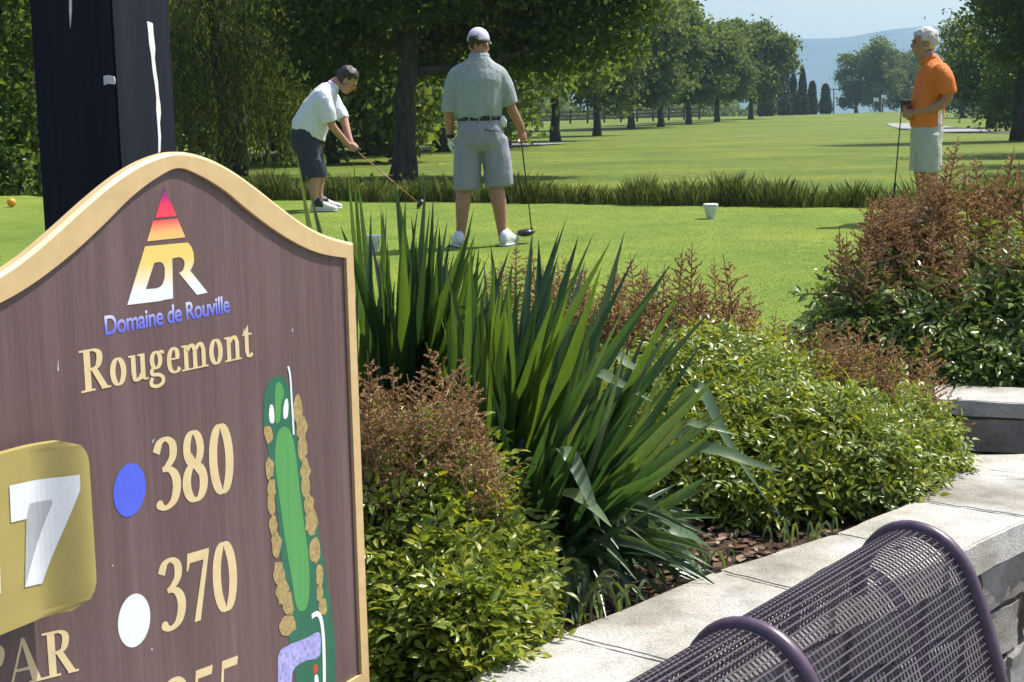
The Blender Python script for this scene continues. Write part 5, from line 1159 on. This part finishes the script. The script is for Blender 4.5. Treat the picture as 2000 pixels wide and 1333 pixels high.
def fan(root, bpx, bY, tip_px, w=(.030, .046), spread=.05, tipY=.35, mat='sword', n_extra=0, ext=None):
    for (x, y, *o) in tip_px:
        b_ = gnd(bpx[0] + rs.uniform(-70, 70) * spread / .05, 900, 0); bx = at(bpx[0], bpx[1], bY); base = Vector((bx.x + rs.gauss(0, spread), bx.y + rs.gauss(0, spread), -.02))
        tip = at(x, y, bY + (o[0] if o else rs.uniform(-tipY, tipY))); d = tip - base
        fc = Vector((rs.uniform(-1.5, 1.5), -1, rs.uniform(-.2, .6)))
        sword(root, base, tip, rs.uniform(*w), (rs.gauss(0, .012), rs.gauss(0, .012), 0), rs.uniform(0, .015), mat, fc)
    for _ in range(n_extra):
        x0, x1, y0, y1 = ext[rs.randrange(len(ext))]; fan(root, bpx, bY, [(rs.uniform(x0, x1), rs.uniform(y0, y1))], w, spread, tipY, mat)
bx = at(745, 890, 3.75); pL = tag(empty('sword_leaf_plant', (bx.x, bx.y, 0)), 'upright clump of sword-shaped leaves close behind the sign, left of the brown plumes', 'plant', 'sword-leaf plants in the planting bed')
fan(pL, (770, 880), 3.75, [(680, 325), (698, 338), (690, 300), (722, 440), (770, 338), (792, 392), (832, 345), (846, 385), (840, 400), (806, 455), (858, 440), (740, 490), (752, 470), (716, 545), (880, 455), (902, 480), (700, 520), (665, 440), (925, 408), (935, 470)], w=(.022, .042), n_extra=84, ext=[(690, 960, 480, 640), (720, 940, 400, 560)])
fan(pL, (700, 880), 3.75, [(580, 305), (597, 335)], w=(.028, .034), mat='pale')
bx = at(930, 1020, 3.4); pM = tag(empty('sword_leaf_plant', (bx.x, bx.y, 0)), 'tall middle clump of sword-shaped leaves in front of the man in grey', 'plant', 'sword-leaf plants in the planting bed')
fan(pM, (945, 1010), 3.4, [(958, 470), (1000, 500), (1040, 440), (1052, 462), (1106, 420), (1092, 450), (1130, 455), (1160, 450), (1220, 448), (1195, 462), (1245, 490), (1020, 540), (905, 545), (1075, 500), (1142, 500), (985, 580), (1175, 520), (940, 560), (1110, 560), (1060, 590)], w=(.024, .042), n_extra=84, ext=[(850, 1180, 480, 700), (960, 1240, 520, 760), (860, 1000, 460, 640)])
bx = at(1010, 1090, 3.15); pR = tag(empty('sword_leaf_plant', (bx.x, bx.y, 0)), 'spreading clump of sword-shaped leaves leaning right over the coping, some bent and pale', 'plant', 'sword-leaf plants in the planting bed')
fan(pR, (1005, 1085), 3.15, [(1310, 508), (1342, 535), (1395, 588), (1346, 575), (1268, 620), (1415, 708), (1292, 545), (1180, 600), (1235, 560), (1330, 640), (1370, 660), (1210, 660), (1420, 800), (1400, 860), (1150, 640), (1300, 700), (1350, 760), (960, 740), (1040, 790), (1110, 720)], w=(.022, .040), n_extra=104, ext=[(1060, 1340, 640, 860), (1150, 1420, 720, 980), (1050, 1300, 800, 1000)])
def arch(root, pts, Y, w, mat, name='bent_leaf', face=None):
    """a strap leaf folded over: through photographed points at their depths"""
    P = crom([at(x, y, Y + dy) for x, y, dy in pts], 7); v = []; N = len(P)
    for i, p in enumerate(P):
        t = i / (N - 1); tg = (P[min(i + 1, N - 1)] - P[max(i - 1, 0)]).normalized(); fc = Vector(face or (.2, -.75, .6)); s = tg.cross(fc).normalized(); n_ = s.cross(tg)
        hw = w / 2 * (.75 + .25 * math.sin(math.pi * t)) * (1 if t < .6 else max(.03, 1 - ((t - .6) / .4) ** 1.7)); v += [p - s * hw + n_ * hw * .25, p, p + s * hw + n_ * hw * .25]
    f = []
    for i in range(N - 1): k = 3 * i; f += [(k, k + 1, k + 4, k + 3), (k + 1, k + 2, k + 5, k + 4)]
    mobj(name, [p - root.location for p in v], f, M[mat], root, True)
for pts, w in (([(1010, 1075, .0), (1040, 960, -.1), (1085, 885, -.2), (1112, 890, -.28), (1150, 970, -.33), (1172, 1030, -.36)], .034), ([(1015, 1085, 0), (1060, 1000, -.15), (1105, 965, -.25), (1150, 985, -.33), (1195, 1030, -.4)], .034), ([(1050, 1080, .05), (1200, 980, .1), (1340, 885, .1), (1400, 880, .08), (1470, 905, .05), (1530, 922, .0)], .03), ([(1060, 1070, .1), (1220, 930, .15), (1340, 780, .15), (1372, 765, .13), (1420, 860, .1), (1500, 980, .05)], .032), ([(1040, 1060, .1), (1120, 830, .0), (1160, 737, -.05), (1200, 745, -.1), (1275, 785, -.15)], .03), ([(1060, 1060, .1), (1150, 800, .15), (1195, 700, .1), (1230, 715, .05), (1262, 735, .0)], .026), ([(1040, 1075, .1), (1200, 960, .05), (1320, 840, .0), (1372, 832, -.05), (1440, 850, -.05)], .022)):
    arch(pR, pts, 3.15, w, 'pale')
for (x, y) in [(rs.uniform(1090, 1420), rs.uniform(960, 1180)) for _ in range(100)]:   # stiff low leaves raking out to the right
    b_ = Vector((bx.x + rs.gauss(0, .03), bx.y + rs.gauss(0, .03), .0)); tip = at(x, min(y, 1215 - (x - 1090) * .36), 3.15 + rs.uniform(-.25, .15)); sword(pR, b_, tip, rs.uniform(.02, .034), (0, 0, .02), rs.uniform(.02, .07), 'sword' if rs.random() < .75 else 'pale', (rs.uniform(-.4, .6), -.8, .6))
for k in range(34):   # limp lower leaves falling over towards the coping
    x1, y1 = rs.uniform(1080, 1400), 0; y1 = 1240 - (x1 - 1080) * .36 + rs.uniform(-60, 12); xm, ym = (1030 + x1) / 2 + rs.uniform(-40, 20), rs.uniform(940, 1050)
    yw = (CAMZ - .05) * F / (y1 - 235) ; arch(pR, [(1010 + rs.uniform(-30, 60), 1085, 0), (xm, ym, -.05), ((xm + x1) / 2 + 20, (ym + y1) / 2 - 15, -.12), (x1, y1, min(.15, yw - 3.15 + .06))], 3.15, rs.uniform(.018, .032), 'dry' if k % 7 == 3 else 'sword' if k % 3 else 'pale', 'drooping_leaf')
# grass tufts at the coping
gt = tag(empty('grass_tuft', gnd(1160, 1215, 0)), 'light green grass tuft at the edge of the coping under the sword leaves', 'plant', 'grass tufts along the coping')
def tuft(root, px, n, h, seed):
    r = random.Random(seed)
    for _ in range(n):
        x, y = px[0] + r.gauss(0, 45), px[1] + r.gauss(0, 14); b_ = gnd(x, y, 0)
        if not behind_wall(b_.x, b_.y - .02): continue
        a = r.uniform(0, 6.28); L_ = h * r.uniform(.5, 1.2); t = b_ + Vector((math.cos(a) * L_ * .6, math.sin(a) * L_ * .6, L_ * .75)); sword(root, b_, t, .008, (0, 0, .02), .02, 'pale', (r.uniform(-1, 1), -1, .3), 6, 'blade')
tuft(gt, (1150, 1205), 26, .12, 1)
gt2 = tag(empty('grass_tuft', gnd(1330, 1130, 0)), 'small grass tuft at the coping beside the bare patch of bark mulch', 'plant', 'grass tufts along the coping'); tuft(gt2, (1310, 1130), 16, .09, 2)
gt3 = tag(empty('grass_tuft', gnd(1540, 1060, 0)), 'tiny grass tuft at the coping below the rounded shrub', 'plant', 'grass tufts along the coping'); tuft(gt3, (1540, 1062), 12, .06, 3)
